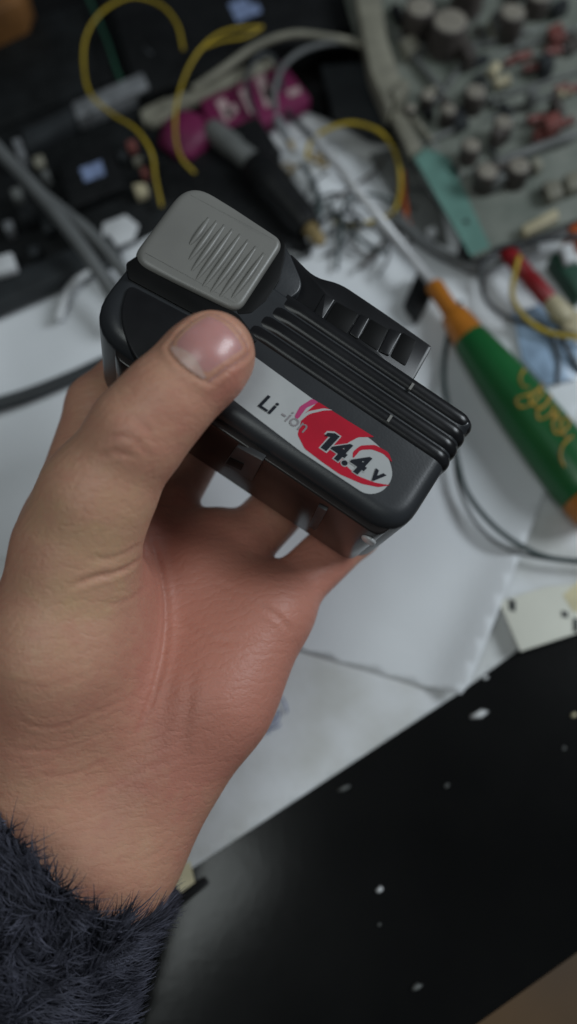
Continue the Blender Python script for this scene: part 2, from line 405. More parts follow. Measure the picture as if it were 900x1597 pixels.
# ridged band: each ridge runs along the front and turns round the right end
yr0, yr1 = fl(684, 722).y, fl(735, 651).y
xs = fl(405, 497).x
NR = 4; pitch = (yr1-yr0)/NR
bandp = round_poly([Vector((xs+0.001, yr0-0.0006, 0)), Vector((xr-0.0005, yr0-0.0006, 0)), Vector((xr-0.0005, yr1+0.0003, 0)), Vector((xs+0.001, yr1+0.0003, 0))], [0.001]*4, 2)
for k in range(NR):
    y = yr0 + pitch*(k+0.5); x_s = xs + 0.0012*(k-1); rc = 0.0050; hh = 0.00105
    line = [(Vector((x_s+(xr-rc-x_s)*i/20, y, 0)), Vector((0, 0, 1))) for i in range(21)]
    line += [(Vector((xr-rc+rc*math.sin(a), y, -rc+rc*math.cos(a))), Vector((math.sin(a), 0, math.cos(a)))) for a in [math.pi/2*i/8 for i in range(1, 9)]]
    line += [(Vector((xr, y, -0.012)), Vector((1, 0, 0))), (Vector((xr, y, -0.047)), Vector((1, 0, 0)))]
    Vv, Ff = [], []; nu_ = 11
    for i, (p, n_) in enumerate(line):
        e_ = (0.0, 0.75)[i] if i < 2 else 1.0
        for j in range(nu_):
            u = -1+2*j/(nu_-1); Vv.append(p + Vector((0, u*pitch*0.49, 0)) + n_*(hh*e_*(1-abs(u)**2.6) - 0.0002))
    for i in range(len(line)-1):
        for j in range(nu_-1): Ff.append((i*nu_+j, i*nu_+j+1, (i+1)*nu_+j+1, (i+1)*nu_+j))
    link_mesh('ridge', Vv, Ff, M['shell_gloss'], batt, local=True)
# parting notches across the ridges
for px, py in ((606, 655), (640, 605)):
    p = fl(px, py); q = round_poly([p+Vector((-0.0004, -0.0012, 0)), p+Vector((0.0004, -0.0012, 0)), p+Vector((0.0004, 0.0012, 0)), p+Vector((-0.0004, 0.0012, 0))], [0]*4)
    extr('parting_mark', q, 0.0004, 0.0014, M['button'], batt)
# upper housing at the latch end and its rail with the slots
hl = [Vector((X0, yt-0.003, 0)), Vector((fl(420, 480).x+0.002, yt-0.003, 0)), Vector((fl(470, 425).x+0.004, yt+0.006, 0)), Vector((fl(450, 380).x, ytl+0.0008, 0)), Vector((X0, ytl+0.0008, 0))]
extr('latch_housing', round_poly(hl, [0.001, 0.003, 0.006, 0.004, 0.006], 6), -DEP+0.006, -0.001, M['shell'], batt, 0.0022, 3)
zr = -0.006
rl = [fl(430, 470, zr), fl(612, 640, zr), fl(640, 602, zr), fl(674, 541, zr), fl(600, 487, zr), fl(500, 432, zr), fl(440, 372, zr)]
ra = [Vector((fl(430, 470, zr).x, yt-0.004, 0)), Vector((fl(640, 602, zr).x, yt-0.004, 0)), fl(640, 602, zr), fl(675, 540, zr), fl(600, 487, zr), fl(530, 440, zr), fl(492, 432, zr), fl(452, 392, zr)]
rail = extr('rail', round_poly(ra, [0, 0, 0.0008, 0.0012, 0.01, 0.006, 0.004, 0.002], 4), -DEP+0.010, zr, M['shell_gloss'], batt, 0.0008, 2)
for quad in ([(524, 470), (560, 490), (540, 522), (506, 500)], [(578, 497), (606, 514), (588, 548), (560, 528)], [(628, 518), (650, 532), (632, 572), (608, 556)]):
    extr('rail_slot_shade', round_poly([fl(x, y, zr) for x, y in quad], [0.0008]*4, 3), zr-0.001, zr+0.0002, M['gap'], rail, 0.0003, 2)  # slot shade laid on as dark slabs, nothing is cut in
for quad in ([(506, 458), (522, 468), (502, 500), (488, 490)], [(562, 490), (576, 497), (558, 530), (544, 520)], [(608, 512), (626, 520), (606, 556), (590, 548)]):
    extr('rail_rib', round_poly([fl(x, y, zr) for x, y in quad], [0.0005]*4, 3), zr-0.001, zr+0.0005, M['shell_gloss'], rail, 0.0004, 2)
# latch: grey button, a black slab for the shade in its gap, grip ribs
zb = 0.0020
bq = [(200, 403), (372, 487), (445, 375), (295, 276)]
B4 = [fl(x, y, zb) for x, y in bq]
gq = [fl(*p, 0.0003) for p in [(372, 490), (392, 488), (416, 468), (436, 436), (444, 404), (446, 378), (436, 370), (366, 476)]]
extr('latch_gap_shade', round_poly(gq, [0.0006]*8, 3), -0.004, 0.0002, M['gap'], batt, 0.0003, 2)
bx0, bx1 = min(p.x for p in B4), max(p.x for p in B4)
B4d = round_poly(B4, [0.0065, 0.0045, 0.0040, 0.0095], 10)
B4d = [q for a_, b_ in zip(B4d, B4d[1:]+B4d[:1]) for q in [a_.lerp(b_, k_/6) for k_ in range(6)]]
latch = pillow('latch_button', B4d, -0.005, zb, lambda p: 0.0016+0.0014*max(0, 1-(p.x-bx0)/((bx1-bx0)*0.45)), M['button'], batt)
for i in range(8):                        # grip ribs, the outer ones shorter
    t = i/7.0
    tx, ty = 326+(412-326)*t, 340+(398-340)*t*0.95-6*math.sin(t*math.pi)
    ln = [50, 72, 86, 94, 98, 98, 94, 84][i]*1.08
    a = fl(tx, ty, zb); b = fl(tx-0.585*ln, ty+0.81*ln, zb)
    mid = (a+b)/2 + Vector((0.0003, 0, 0.0))
    path = crom([a+Vector((0, 0, -0.0003)), mid+Vector((0, 0, 0.0002)), b+Vector((0, 0, -0.0003))], 8)
    n = len(path); rr = [0.00095*math.sin(math.pi*min(1, max(0.12, 0.06+0.94*k/(n-1))))**0.4 for k in range(n)]
    Vv, Ff = tube_geo(path, rr, 8)
    link_mesh('grip_rib', Vv, Ff, M['button'], latch, local=True)
# dark band painted in for the shaded gap below the latch, and the smooth end panel
eb = [fl(*p) for p in [(196, 412), (214, 400), (372, 492), (402, 532), (392, 538), (330, 506), (200, 436)]]
extr('gap_shade_band', round_poly(eb, [0.001]*7, 3), -0.003, 0.0007, M['gap'], batt, 0.0003, 2)
ep = [fl(*p) for p in [(200, 444), (330, 512), (392, 545), (376, 575), (240, 596), (200, 545), (186, 490)]]
extr('end_panel', round_poly(ep, [0.003, 0.001, 0.001, 0.002, 0.006, 0.006, 0.005], 5), -0.003, 0.0009, M['shell_gloss'], batt, 0.0006, 3)
# ----- label
def flat(name, P, z, m, parent, t=0.00006):
    return extr(name, [Vector((p.x, p.y, 0)) for p in P], z-t, z, m, parent)
LB = [fl(*p) for p in [(320, 590), (398, 650), (470, 705), (571, 772), (596, 768), (614, 745), (606, 712), (585, 690), (487, 622), (402, 560), (360, 530)]]
label = flat('label', round_poly(LB, [0.002, 0, 0, 0.004, 0.004, 0.004, 0.004, 0.004, 0, 0, 0.002], 5), 0.00010, M['label'], batt)
redp = [(496, 627), (540, 655), (584, 682), (559, 682), (542, 691), (531, 711), (542, 729), (559, 743), (585, 753), (609, 757), (590, 760), (565, 755), (530, 740), (504, 722), (475, 700), (464, 678), (472, 648)]
flat('red_swoosh', round_poly([fl(*p) for p in redp], [0.0006]*17, 3), 0.00018, M['red'], label)
pk = [(487, 622), (497, 628), (478, 636), (464, 655), (459, 650), (468, 634)]
flat('magenta_arc', round_poly([fl(*p) for p in pk], [0.0006]*6, 3), 0.00020, M['pink'], label)
sw = [(462, 655), (480, 642), (505, 637), (520, 640), (505, 640.5), (482, 646), (464, 661)]
flat('pale_arc', round_poly([fl(*p) for p in sw], [0.0008]*7, 3), 0.00024, M['label'], label)
rs = [(550, 705), (562, 695), (585, 694), (606, 706), (612, 722), (598, 708), (580, 701), (562, 702), (550, 716)]
flat('red_arc', round_poly([fl(*p) for p in rs], [0.0008]*9, 3), 0.00018, M['red'], label)
def text(name, body, px, py, size, z, m, parent, bold=0.0, shear=0.0, sx=1.0):
    cu = bpy.data.curves.new('t', 'FONT'); cu.body = body; cu.size = size; cu.offset = bold; cu.shear = shear; cu.extrude = 0.00002
    cu.resolution_u = 3
    ob = bpy.data.objects.new('t', cu); C.objects.link(ob)
    bpy.context.view_layer.update()
    me = bpy.data.meshes.new_from_object(ob.evaluated_get(bpy.context.evaluated_depsgraph_get()))
    bpy.data.objects.remove(ob); bpy.data.curves.remove(cu)
    p = fl(px, py)
    for v in me.vertices: v.co = Vector((v.co.x*sx+p.x, v.co.y+p.y, v.co.z+z))
    me.name = name; me.materials.clear(); me.materials.append(m)
    o = bpy.data.objects.new(name, me); C.objects.link(o); o.parent = parent
    return o
text('lettering', 'Li', 400, 632, 0.0066, 0.0003, M['ink'], label, 0.00012, 0.12, 1.1)
text('lettering', '-ion', 434, 650, 0.0060, 0.0003, M['greyink'], label, 0.0, 0.12, 0.95)
def one(px, py, h, z, m, g, name):         # the figure 1 with its flag
    p = fl(px, py); P = [(-.10, 0), (.20, 0), (.20, 1), (-.06, 1), (-.34, .80), (-.34, .58), (-.10, .70)]
    c = (0, .5); P = [Vector(((x*h+.15*y*h)+p.x+math.copysign(g, x-.02), y*h+p.y+math.copysign(g, y-.5), 0)) for x, y in P]
    flat(name, P, z, m, label)
one(503, 700, 0.0061, 0.00026, M['label'], 0.0005, 'lettering_outline'); one(503, 700, 0.0061, 0.00036, M['ink'], 0.0001, 'lettering')
text('lettering_outline', '4.4', 510, 707, 0.0090, 0.00028, M['label'], label, 0.00062, 0.15, 1.06)
text('lettering', '4.4', 510, 707, 0.0090, 0.00036, M['ink'], label, 0.00034, 0.15, 1.06)
text('lettering', 'v', 574, 744, 0.0076, 0.00036, M['ink'], label, 0.0002, 0.2, 1.0)
# grey blocks stand in for finger gaps reflected in the glossy underside
o_ = BI @ CM.translation; yy = yb-0.0022
def under(px, py):
    v = BI.to_3x3() @ (R3 @ cd(px, py, 1.0)); t = (yy-o_.y)/v.y; return o_+v*t
def under_block(name, quad, h, m, parent):
    P = [under(x, y) for x, y in quad]
    V, F = prism_geo([Vector((p.x, yy+0.001, p.z)) for p in P], (0, -h-0.001, 0)); V, F = bevelled(V, F, 0.0003, 2)
    return sharp(link_mesh(name, V, F, m, parent, local=True))
refl = under_block('gap_reflection_block', [(372, 692), (413, 714), (396, 746), (352, 720)], 0.0012, M['reflection_grey'], batt)
under_block('reflection_dark_mark', [(362, 708), (384, 718), (380, 728), (356, 717)], 0.0016, M['gap'], refl)  # dark mark inside the painted reflection
under_block('gap_reflection_bar', [(498, 786), (512, 793), (494, 824), (484, 817)], 0.0010, M['reflection_grey'], batt)  # painted reflection of the narrow gap between ring and little finger
# screw recess at the far corner of the base
p = fl(585, 838); 
Vv, Ff = lathe_geo(Vector((p.x, yb-0.0018, -0.012)), Vector((p.x, yb-0.0029, -0.012)), [(0, 0.0024), (0.6, 0.0024), (1, 0.0020)], 16)
link_mesh('base_screw', Vv, Ff, M['steel'], batt, local=True)

# ================================================================== HAND (implicit surface, meshed with surface nets)
def K(px, py, d): return np.array(cd(px, py, d), dtype=np.float32)
mm = 0.001
PR = []   # (p1, r1, p2, r2, k)
def cone(a, ra, b, rb, k=6): PR.append((K(*a), ra*mm, K(*b), rb*mm, k*mm))
# wrist and forearm
cone((-70, 1640, .290), 24, (95, 1320, .290), 22)
cone((-10, 1640, .290), 24, (150, 1335, .291), 20, 12)
cone((20, 1640, .290), 22, (175, 1340, .291), 18.5, 12)
# palm
cone((60, 1290, .292), 20, (95, 825, .303), 13, 14)
cone((110, 1310, .293), 20, (215, 840, .308), 13, 14)
cone((140, 1330, .293), 19, (315, 885, .307), 12.5, 14)
cone((170, 1335, .292), 18, (415, 952, .302), 13.5, 12)
cone((195, 1300, .291), 17, (330, 1085, .291), 18.0, 12)
cone((330, 1085, .291), 18.0, (402, 970, .298), 14.5, 12)
cone((230, 1150, .296), 18, (320, 930, .306), 14, 16)
# thenar mound
cone((45, 1220, .283), 19, (85, 1010, .268), 20, 14)
cone((85, 1010, .268), 20, (118, 860, .262), 17, 12)
cone((150, 1080, .283), 17, (160, 930, .280), 16, 12)
cone((110, 860, .285), 16, (150, 760, .292), 14, 10)       # web towards the index
# fingers behind the pack
cone((95, 825, .303), 12.5, (152, 632, .318), 10.6, 7)
cone((152, 632, .318), 10.6, (260, 520, .346), 9.3, 4)
cone((260, 520, .346), 9.3, (370, 470, .350), 8, 3)
cone((208, 850, .307), 12.5, (258, 778, .314), 11.2, 8)
cone((258, 778, .314), 11.2, (335, 650, .338), 10.4, 1.5)
cone((335, 650, .338), 10.4, (440, 540, .350), 9, 3)
cone((318, 905, .307), 12.2, (350, 882, .309), 11.4, 8)
cone((350, 882, .309), 11.4, (374, 856, .311), 10.6, 3)
cone((374, 856, .311), 10.6, (480, 744, .335), 10.4, 1.5)
cone((285, 850, .312), 10, (338, 828, .312), 8.6, 6)
cone((480, 744, .335), 10.2, (555, 620, .348), 8.8, 3)
cone((415, 950, .302), 12.6, (440, 934, .305), 11.2, 8)
cone((440, 934, .305), 11.2, (462, 912, .308), 10.0, 3)
cone((462, 912, .308), 10.0, (552, 826, .324), 10.0, 1.5)
cone((552, 826, .324), 10.0, (605, 725, .340), 8.8, 3)
# thumb
cone((118, 860, .262), 17, (150, 775, .255), 15.5, 8)
cone((150, 775, .255), 15.5, (218, 672, .248), 13.2, 6)
cone((218, 672, .248), 13.2, (262, 622, .247), 12.2, 5)
cone((262, 622, .247), 12.2, (318, 566, .2475), 11.8, 5)
cone((318, 566, .2475), 11.8, (334, 548, .2485), 11.0, 5)
cone((300, 600, .254), 9.5, (338, 560, .255), 9.5, 5)         # thumb pad pressed on the shell

def sd(P):
    d = None
    for a, ra, b, rb, k in PR:
        ab = b-a; x = P[..., 0]-a[0]; y = P[..., 1]-a[1]; z = P[..., 2]-a[2]
        t = np.clip((x*ab[0]+y*ab[1]+z*ab[2])/float(ab @ ab), 0, 1)
        x = x-t*ab[0]; y = y-t*ab[1]; z = z-t*ab[2]
        di = np.sqrt(x*x+y*y+z*z) - (ra + (rb-ra)*t)
        if d is None: d = di; continue
        h = np.clip(0.5+0.5*(d-di)/k, 0, 1)
        d = d*(1-h)+di*h - k*h*(1-h)
    return d
def surface_nets(sdf, lo, hi, h):
    ax = [np.arange(lo[i], hi[i]+h, h, dtype=np.float32) for i in range(3)]
    nx, ny, nz = [len(a) for a in ax]
    G = np.empty((nx, ny, nz), np.float32)
    BS = 16
    bl = [np.arange(0, n, BS) for n in (nx, ny, nz)]
    cc = np.stack(np.meshgrid(*[a[0]+(b+BS/2)*h for a, b in zip(ax, bl)], indexing='ij'), -1).astype(np.float32)
    dc = sdf(cc); lim = BS*h*0.9+0.004
    for i, j, k in np.ndindex(dc.shape):
        sl = (slice(bl[0][i], bl[0][i]+BS), slice(bl[1][j], bl[1][j]+BS), slice(bl[2][k], bl[2][k]+BS))
        if abs(dc[i, j, k]) > lim: G[sl] = dc[i, j, k]
        else: G[sl] = sdf(np.stack(np.meshgrid(ax[0][sl[0]], ax[1][sl[1]], ax[2][sl[2]], indexing='ij'), -1))
    s = G < 0
    acc = np.zeros((nx-1, ny-1, nz-1, 3), np.float32); cnt = np.zeros((nx-1, ny-1, nz-1), np.float32)
    for axis in range(3):
        o1, o2 = [a for a in range(3) if a != axis]
        for u in (0, 1):
            for v in (0, 1):
                sl0 = [None]*3; sl1 = [None]*3; n = [nx, ny, nz]
                for a in range(3):
                    if a == axis: sl0[a] = slice(0, n[a]-1); sl1[a] = slice(1, n[a])
                    else:
                        q = u if a == o1 else v
                        sl0[a] = sl1[a] = slice(q, n[a]-1+q)
                g0, g1 = G[tuple(sl0)], G[tuple(sl1)]
                c = (g0 < 0) != (g1 < 0)
                t = np.where(c, g0/np.where(c, g0-g1, 1), 0)
                off = np.zeros(g0.shape+(3,), np.float32); off[..., axis] = t; off[..., o1] = u; off[..., o2] = v
                acc += off*c[..., None]; cnt += c
    act = cnt > 0
    idx = -np.ones(act.shape, np.int64); I = np.argwhere(act); idx[act] = np.arange(len(I))
    V = (I + acc[act]/cnt[act][:, None])*h + np.array([a[0] for a in ax])
    F = []
    for axis in range(3):
        o1, o2 = [(1, 2), (2, 0), (0, 1)][axis]
        n = [nx, ny, nz]
        sl = [slice(1, n[a]-1) for a in range(3)]; sl2 = list(sl)
        sl[axis] = slice(0, n[axis]-1); sl2[axis] = slice(1, n[axis])
        a0, a1 = s[tuple(sl)], s[tuple(sl2)]
        for flip, mask in ((False, a0 & ~a1), (True, ~a0 & a1)):
            Q = np.argwhere(mask)
            if not len(Q): continue
            off = np.ones(3, int); off[axis] = 0; Q = Q+off
            def g(d1, d2):
                q = Q.copy(); q[:, o1] -= d1; q[:, o2] -= d2; return idx[q[:, 0], q[:, 1], q[:, 2]]
            qs = [g(1, 1), g(0, 1), g(0, 0), g(1, 0)]
            if flip: qs = qs[::-1]
            F.append(np.stack(qs, 1))
    return V, np.concatenate(F)
pts = np.array([p for a, ra, b, rb, k in PR for p in (a-ra, a+ra, b-rb, b+rb)])
HV, HF = surface_nets(sd, pts.min(0)-0.004, pts.max(0)+0.004, 0.0009)
def smooth_mesh(V, F, it, lam):
    E = np.concatenate([F[:, [0, 1]], F[:, [1, 2]], F[:, [2, 3]], F[:, [3, 0]]])
    for _ in range(it):
        s = np.zeros_like(V); c = np.zeros(len(V))
        for ch in range(3):
            s[:, ch] = np.bincount(E[:, 0], V[E[:, 1], ch], len(V)) + np.bincount(E[:, 1], V[E[:, 0], ch], len(V))
        c = np.bincount(E[:, 0], minlength=len(V)) + np.bincount(E[:, 1], minlength=len(V))
        V = V + lam*(s/c[:, None]-V)
    return V
HV = smooth_mesh(HV.astype(np.float64), HF, 6, 0.5)
def vnorm(V, F):
    n = np.cross(V[F[:, 2]]-V[F[:, 0]], V[F[:, 3]]-V[F[:, 1]]); N = np.zeros_like(V)
    for k in range(4):
        for ch in range(3): N[:, ch] += np.bincount(F[:, k], n[:, ch], len(V))
    return N/np.maximum(np.linalg.norm(N, axis=1), 1e-12)[:, None]
HN = vnorm(HV, HF)
if (HN*(HV-HV.mean(0))).sum(1).mean() < 0: HF = HF[:, ::-1].copy(); HN = -HN
# skin folds: points of each fold lie on the surface; depth falls off with distance from the line
def surf_pt(px, py):
    u = np.array(cd(px, py, 1.0)); d = np.linspace(0.20, 0.36, 321)
    s = sd((u[None]*d[:, None]).astype(np.float32)); j = np.argmax(s < 0)
    return u*d[j] if s[j] < 0 else None
FOLD_FL = np.zeros(len(HV))
def fold(pxs, depth, width):
    P = crom([Vector((x, y, 0)) for x, y in pxs], 14)
    Q = [surf_pt(p.x, p.y) for p in P]; Q = [q for q in Q if q is not None]
    if len(Q) < 2: return
    Q = np.array(Q); n = len(Q)
    lo_, hi_ = Q.min(0)-0.008, Q.max(0)+0.008
    ix = np.where(((HV > lo_) & (HV < hi_)).all(1))[0]
    D = np.linalg.norm(HV[ix][:, None]-Q[None], axis=2); jm = D.argmin(1); dm = D[np.arange(len(ix)), jm]
    wt = np.minimum(1, 0.25+1.5*np.sin(np.pi*jm/(n-1)))
    prof = np.exp(-(dm/(width*mm))**2) - 0.35*np.exp(-((dm-2.0*width*mm)/(1.1*width*mm))**2)
    FOLD_FL[ix] += 0.22*min(1, depth/0.5)*np.exp(-(dm/(width*1.1*mm))**2)*wt
    HV[ix] -= HN[ix]*(depth*mm*prof*wt)[:, None]
fold([(232, 830), (247, 880), (257, 930), (258, 985), (250, 1040), (232, 1100), (205, 1160)], 0.8, 1.1)
fold([(225, 868), (190, 890), (150, 900), (110, 915)], 0.65, 0.95)
fold([(228, 845), (180, 868), (140, 872)], 0.3, 0.9)
fold([(240, 905), (200, 935), (160, 945)], 0.28, 0.9)
fold([(262, 955), (300, 985), (345, 1000), (400, 1000)], 0.35, 1.3)
fold([(330, 905), (380, 930), (430, 960), (455, 985)], 0.35, 1.0)
fold([(20, 1120), (80, 1135), (150, 1110), (205, 1085)], 0.16, 0.9)
fold([(0, 1060), (70, 1070), (140, 1050)], 0.13, 0.9)
fold([(10, 1165), (90, 1170), (170, 1140)], 0.15, 0.9)
fold([(60, 1210), (120, 1205), (190, 1170)], 0.15, 0.9)
fold([(90, 1260), (150, 1240), (220, 1200), (280, 1180)], 0.14, 1.0)
fold([(170, 660), (195, 650), (220, 660), (240, 690)], 0.2, 0.9)
fold([(160, 690), (190, 680), (215, 690), (235, 712)], 0.2, 0.9)
fold([(152, 715), (180, 705), (205, 712)], 0.25, 1.0)
fold([(300, 1040), (292, 1110), (280, 1180)], 0.3, 2.0)
fold([(180, 1345), (230, 1340), (265, 1310)], 0.15, 1.0)
# nail frame
nc = surf_pt(322, 545)
t_ax = (K(334, 548, .2485)-K(262, 622, .247)).astype(float); t_ax /= np.linalg.norm(t_ax)
nn = np.array([-0.20, 0.16, 0.95]); nn -= t_ax*nn.dot(t_ax); nn /= np.linalg.norm(nn)
bb = np.cross(nn, t_ax)           # across the nail
cen_ax = K(318, 566, .2475).astype(float)
cen_ax = cen_ax + t_ax*(0.0030) - bb*0.0020
NL, NWd = 0.0180, 0.0165
def on_surf(q, n0):
    s = np.linspace(-0.004, 0.026, 400); P = (q[None]+n0[None]*s[:, None]).astype(np.float32)
    v = sd(P); j = len(s)-1-np.argmax((v < 0)[::-1]); return q+n0*s[j]
def nail_uv(u, v):                # u -1 (root) .. 1 (free edge), v -1..1
    halfw = NWd/2*(1.0 - 0.10*max(0, -u) - 0.16*max(0, u)**3)
    q = cen_ax + t_ax*(u*NL/2*(1-0.16*v*v)) + bb*(v*halfw)
    d = nn*math.cos(v*0.75)+bb*math.sin(v*0.75); return q, d
# groove round the nail
edge = [(-1, -1+0.2*i) for i in range(11)] + [(-1+0.2*i, 1) for i in range(11)] + [(-1+0.2*i, -1) for i in range(11)] + [(1, -1+0.2*i) for i in range(11)]
EQ = np.array([on_surf(nail_uv(u, v)[0], nn) for u, v in edge])
near = np.where(np.linalg.norm(HV-nc, axis=1) < 0.02)[0]
dm = np.min(np.linalg.norm(HV[near][:, None]-EQ[None], axis=2), axis=1)
HV[near] += HN[near]*(0.0003*np.exp(-((dm-0.0016)/0.0010)**2)-0.00045*np.exp(-(dm/0.0008)**2))[:, None]
HN = vnorm(HV, HF)
HN = HN if (HN*(HV-HV.mean(0))).sum(1).mean() > 0 else -HN

# skin material: mottled from an attribute that marks blood-flushed and sallow zones
skin = bpy.data.materials.new('skin'); skin.use_nodes = True
nt = skin.node_tree; b = nt.nodes['Principled BSDF']; L = nt.links.new
at_ = nt.nodes.new('ShaderNodeAttribute'); at_.attribute_name = 'flush'
tc = nt.nodes.new('ShaderNodeTexCoord')
def noi(sc, det=4, vec=None):
    n = nt.nodes.new('ShaderNodeTexNoise'); n.inputs['Scale'].default_value = sc; n.inputs['Detail'].default_value = det
    L(vec or tc.outputs['Object'], n.inputs['Vector']); return n
n1 = noi(55); n2 = noi(260, 3)
ad = nt.nodes.new('ShaderNodeMath'); ad.operation = 'MULTIPLY_ADD'; ad.inputs[1].default_value = 0.62; L(n1.outputs['Fac'], ad.inputs[0]); L(at_.outputs['Fac'], ad.inputs[2])
ad2 = nt.nodes.new('ShaderNodeMath'); ad2.operation = 'MULTIPLY_ADD'; ad2.inputs[1].default_value = 0.36; L(n2.outputs['Fac'], ad2.inputs[0]); L(ad.outputs[0], ad2.inputs[2])
rp = nt.nodes.new('ShaderNodeValToRGB'); cr = rp.color_ramp
cr.elements[0].position = 0.25; cr.elements[0].color = (0.55, 0.360, 0.205, 1)
cr.elements[1].position = 1.15 if False else 1.0; cr.elements[1].color = (0.49, 0.205, 0.148, 1)
e = cr.elements.new(0.6); e.color = (0.545, 0.295, 0.195, 1)
L(ad2.outputs[0], rp.inputs['Fac']); L(rp.outputs['Color'], b.inputs['Base Color'])
b.inputs['Roughness'].default_value = 0.5; b.inputs['Specular IOR Level'].default_value = 0.4
b.inputs['Subsurface Weight'].default_value = 0.15; b.inputs['Subsurface Scale'].default_value = 0.004; b.inputs['Subsurface Radius'].default_value = (1, 0.35, 0.2)
mp = nt.nodes.new('ShaderNodeMapping'); mp.inputs['Rotation'].default_value = (0.3, 0.2, 0.5); mp.inputs['Scale'].default_value = (1, 3.2, 1)
L(tc.outputs['Object'], mp.inputs['Vector'])
n3 = noi(420, 3, mp.outputs['Vector']); vo = nt.nodes.new('ShaderNodeTexVoronoi'); vo.inputs['Scale'].default_value = 900; L(tc.outputs['Object'], vo.inputs['Vector'])
am = nt.nodes.new('ShaderNodeMath'); am.operation = 'MULTIPLY_ADD'; am.inputs[1].default_value = 0.5; L(vo.outputs['Distance'], am.inputs[0]); L(n3.outputs['Fac'], am.inputs[2])
bp = nt.nodes.new('ShaderNodeBump'); bp.inputs['Strength'].default_value = 0.36; bp.inputs['Distance'].default_value = 0.0004
wv = nt.nodes.new('ShaderNodeTexWave'); wv.inputs['Scale'].default_value = 95; wv.inputs['Distortion'].default_value = 7; wv.inputs['Detail'].default_value = 3; wv.inputs['Detail Scale'].default_value = 2.2
mp2 = nt.nodes.new('ShaderNodeMapping'); mp2.inputs['Rotation'].default_value = (0.2, 0.1, 1.25); L(tc.outputs['Object'], mp2.inputs['Vector']); L(mp2.outputs['Vector'], wv.inputs['Vector'])
pw = nt.nodes.new('ShaderNodeMath'); pw.operation = 'POWER'; pw.inputs[1].default_value = 0.35; L(wv.outputs['Fac'], pw.inputs[0])
am2 = nt.nodes.new('ShaderNodeMath'); am2.operation = 'MULTIPLY_ADD'; am2.inputs[1].default_value = 0.7; L(pw.outputs[0], am2.inputs[0]); L(am.outputs[0], am2.inputs[2])
L(am2.outputs[0], bp.inputs['Height']); L(bp.outputs['Normal'], b.inputs['Normal'])

HW = np.array([tuple(CM @ Vector(v)) for v in HV])
hand = link_mesh('hand', HW, [tuple(int(i) for i in f) for f in HF], skin)
tag(hand, 'bare left hand, thumb forward, palm open, gripping the battery pack', 'hand')
fl_at = np.full(len(HV), 0.20) + FOLD_FL
def blob(px, py, rad, amt):
    q = surf_pt(px, py)
    if q is None: return
    fl_at[:] += amt*np.exp(-(np.linalg.norm(HV-q, axis=1)/(rad*mm))**2)
for a in [(330, 930, 32, .32), (420, 1010, 24, .28), (340, 1100, 28, .26), (290, 1200, 22, .22), (300, 860, 20, .25), (520, 870, 16, .30), (450, 930, 18, .2),
          (365, 590, 9, .35), (280, 660, 10, .18), (110, 590, 10, .25), (90, 660, 14, .15), (60, 1020, 18, -.10), (160, 900, 16, -.30), (200, 780, 16, -.14), (180, 1180, 20, -.10), (60, 1160, 20, .08), (60, 780, 16, -.05), (240, 600, 10, -.08)]: blob(*a)
att = hand.data.attributes.new('flush', 'FLOAT', 'POINT'); att.data.foreach_set('value', np.clip(fl_at, 0, 1).astype(np.float32))
# thumbnail
nu, nv = 22, 16; Vn = []; Fn = []
for i in range(nu+1):
    for j in range(nv+1):
        u, v = -1+2*i/nu, -1+2*j/nv
        q, d = nail_uv(u, v); s = on_surf(q, nn)
        rim = max(abs(u), abs(v)); s = s + nn*(0.00035*(1-rim**6) - 0.00025*rim**6)
        Vn.append(CM @ Vector(s))
for i in range(nu):
    for j in range(nv): Fn.append((i*(nv+1)+j, i*(nv+1)+j+1, (i+1)*(nv+1)+j+1, (i+1)*(nv+1)+j))
nail = link_mesh('thumbnail', Vn, Fn, M['nail'], hand)
sm = nail.modifiers.new('smooth', 'SMOOTH'); sm.iterations = 3; sm.factor = 0.5
Vl = []; Fl = []
for i in range(6):
    for j in range(nv+1):
        v = (-1+2*j/nv)*0.82; u = -0.97 + i/5*0.36*(1-(v/0.9)**2*0.9)
        q, d = nail_uv(u, v); s = on_surf(q, nn)+nn*0.00042*(1-abs(v)**4*0.5)
        Vl.append(CM @ Vector(s))
for i in range(5):
    for j in range(nv): Fl.append((i*(nv+1)+j, i*(nv+1)+j+1, (i+1)*(nv+1)+j+1, (i+1)*(nv+1)+j))
lun = link_mesh('lunula', Vl, Fl, M['lunula'], nail)

# ------------------------------------------------------------------ sleeve with fluffy fibres (child of the hand)
c0 = np.array(cd(106, 1306, .287)); c1 = np.array(cd(-40, 1660, .287))
sax = c1-c0; sl_len = np.linalg.norm(sax); sax /= sl_len
e1v = np.cross(sax, np.array([0, 0, 1.0])); e1v /= np.linalg.norm(e1v); e2v = np.cross(sax, e1v)
def cuff(t, a):
    rx = 0.0330+0.0035*t + 0.0012*math.sin(3*a+5*t); rz = 0.0290+0.003*t
    wob = 0.0012*math.sin(2*a+1.0)
    return c0 + sax*(t*sl_len + wob*(1-t) - 0.013*math.cos(a)*(1-t)) + e1v*rx*math.cos(a) + e2v*rz*math.sin(a)
Vs, Fs = [], []; na, ns = 48, 24
for i in range(ns+1):
    for k in range(na): Vs.append(CM @ Vector(cuff(i/ns, 2*math.pi*k/na)))
for i in range(ns):
    for k in range(na): Fs.append((i*na+k, i*na+(k+1) % na, (i+1)*na+(k+1) % na, (i+1)*na+k))
ring = len(Vs)                      # turned-in cuff lip
for k in range(na):
    a = 2*math.pi*k/na; p = cuff(0, a); q = c0+(p-c0)*0.80+sax*0.004; Vs.append(CM @ Vector(q))
for k in range(na): Fs.append((k, (k+1) % na, ring+(k+1) % na, ring+k))
slv = link_mesh('sleeve', Vs, Fs, M['knit'], hand); slv['label'] = 'fluffy navy grey sweater cuff'
rng = np.random.default_rng(5)
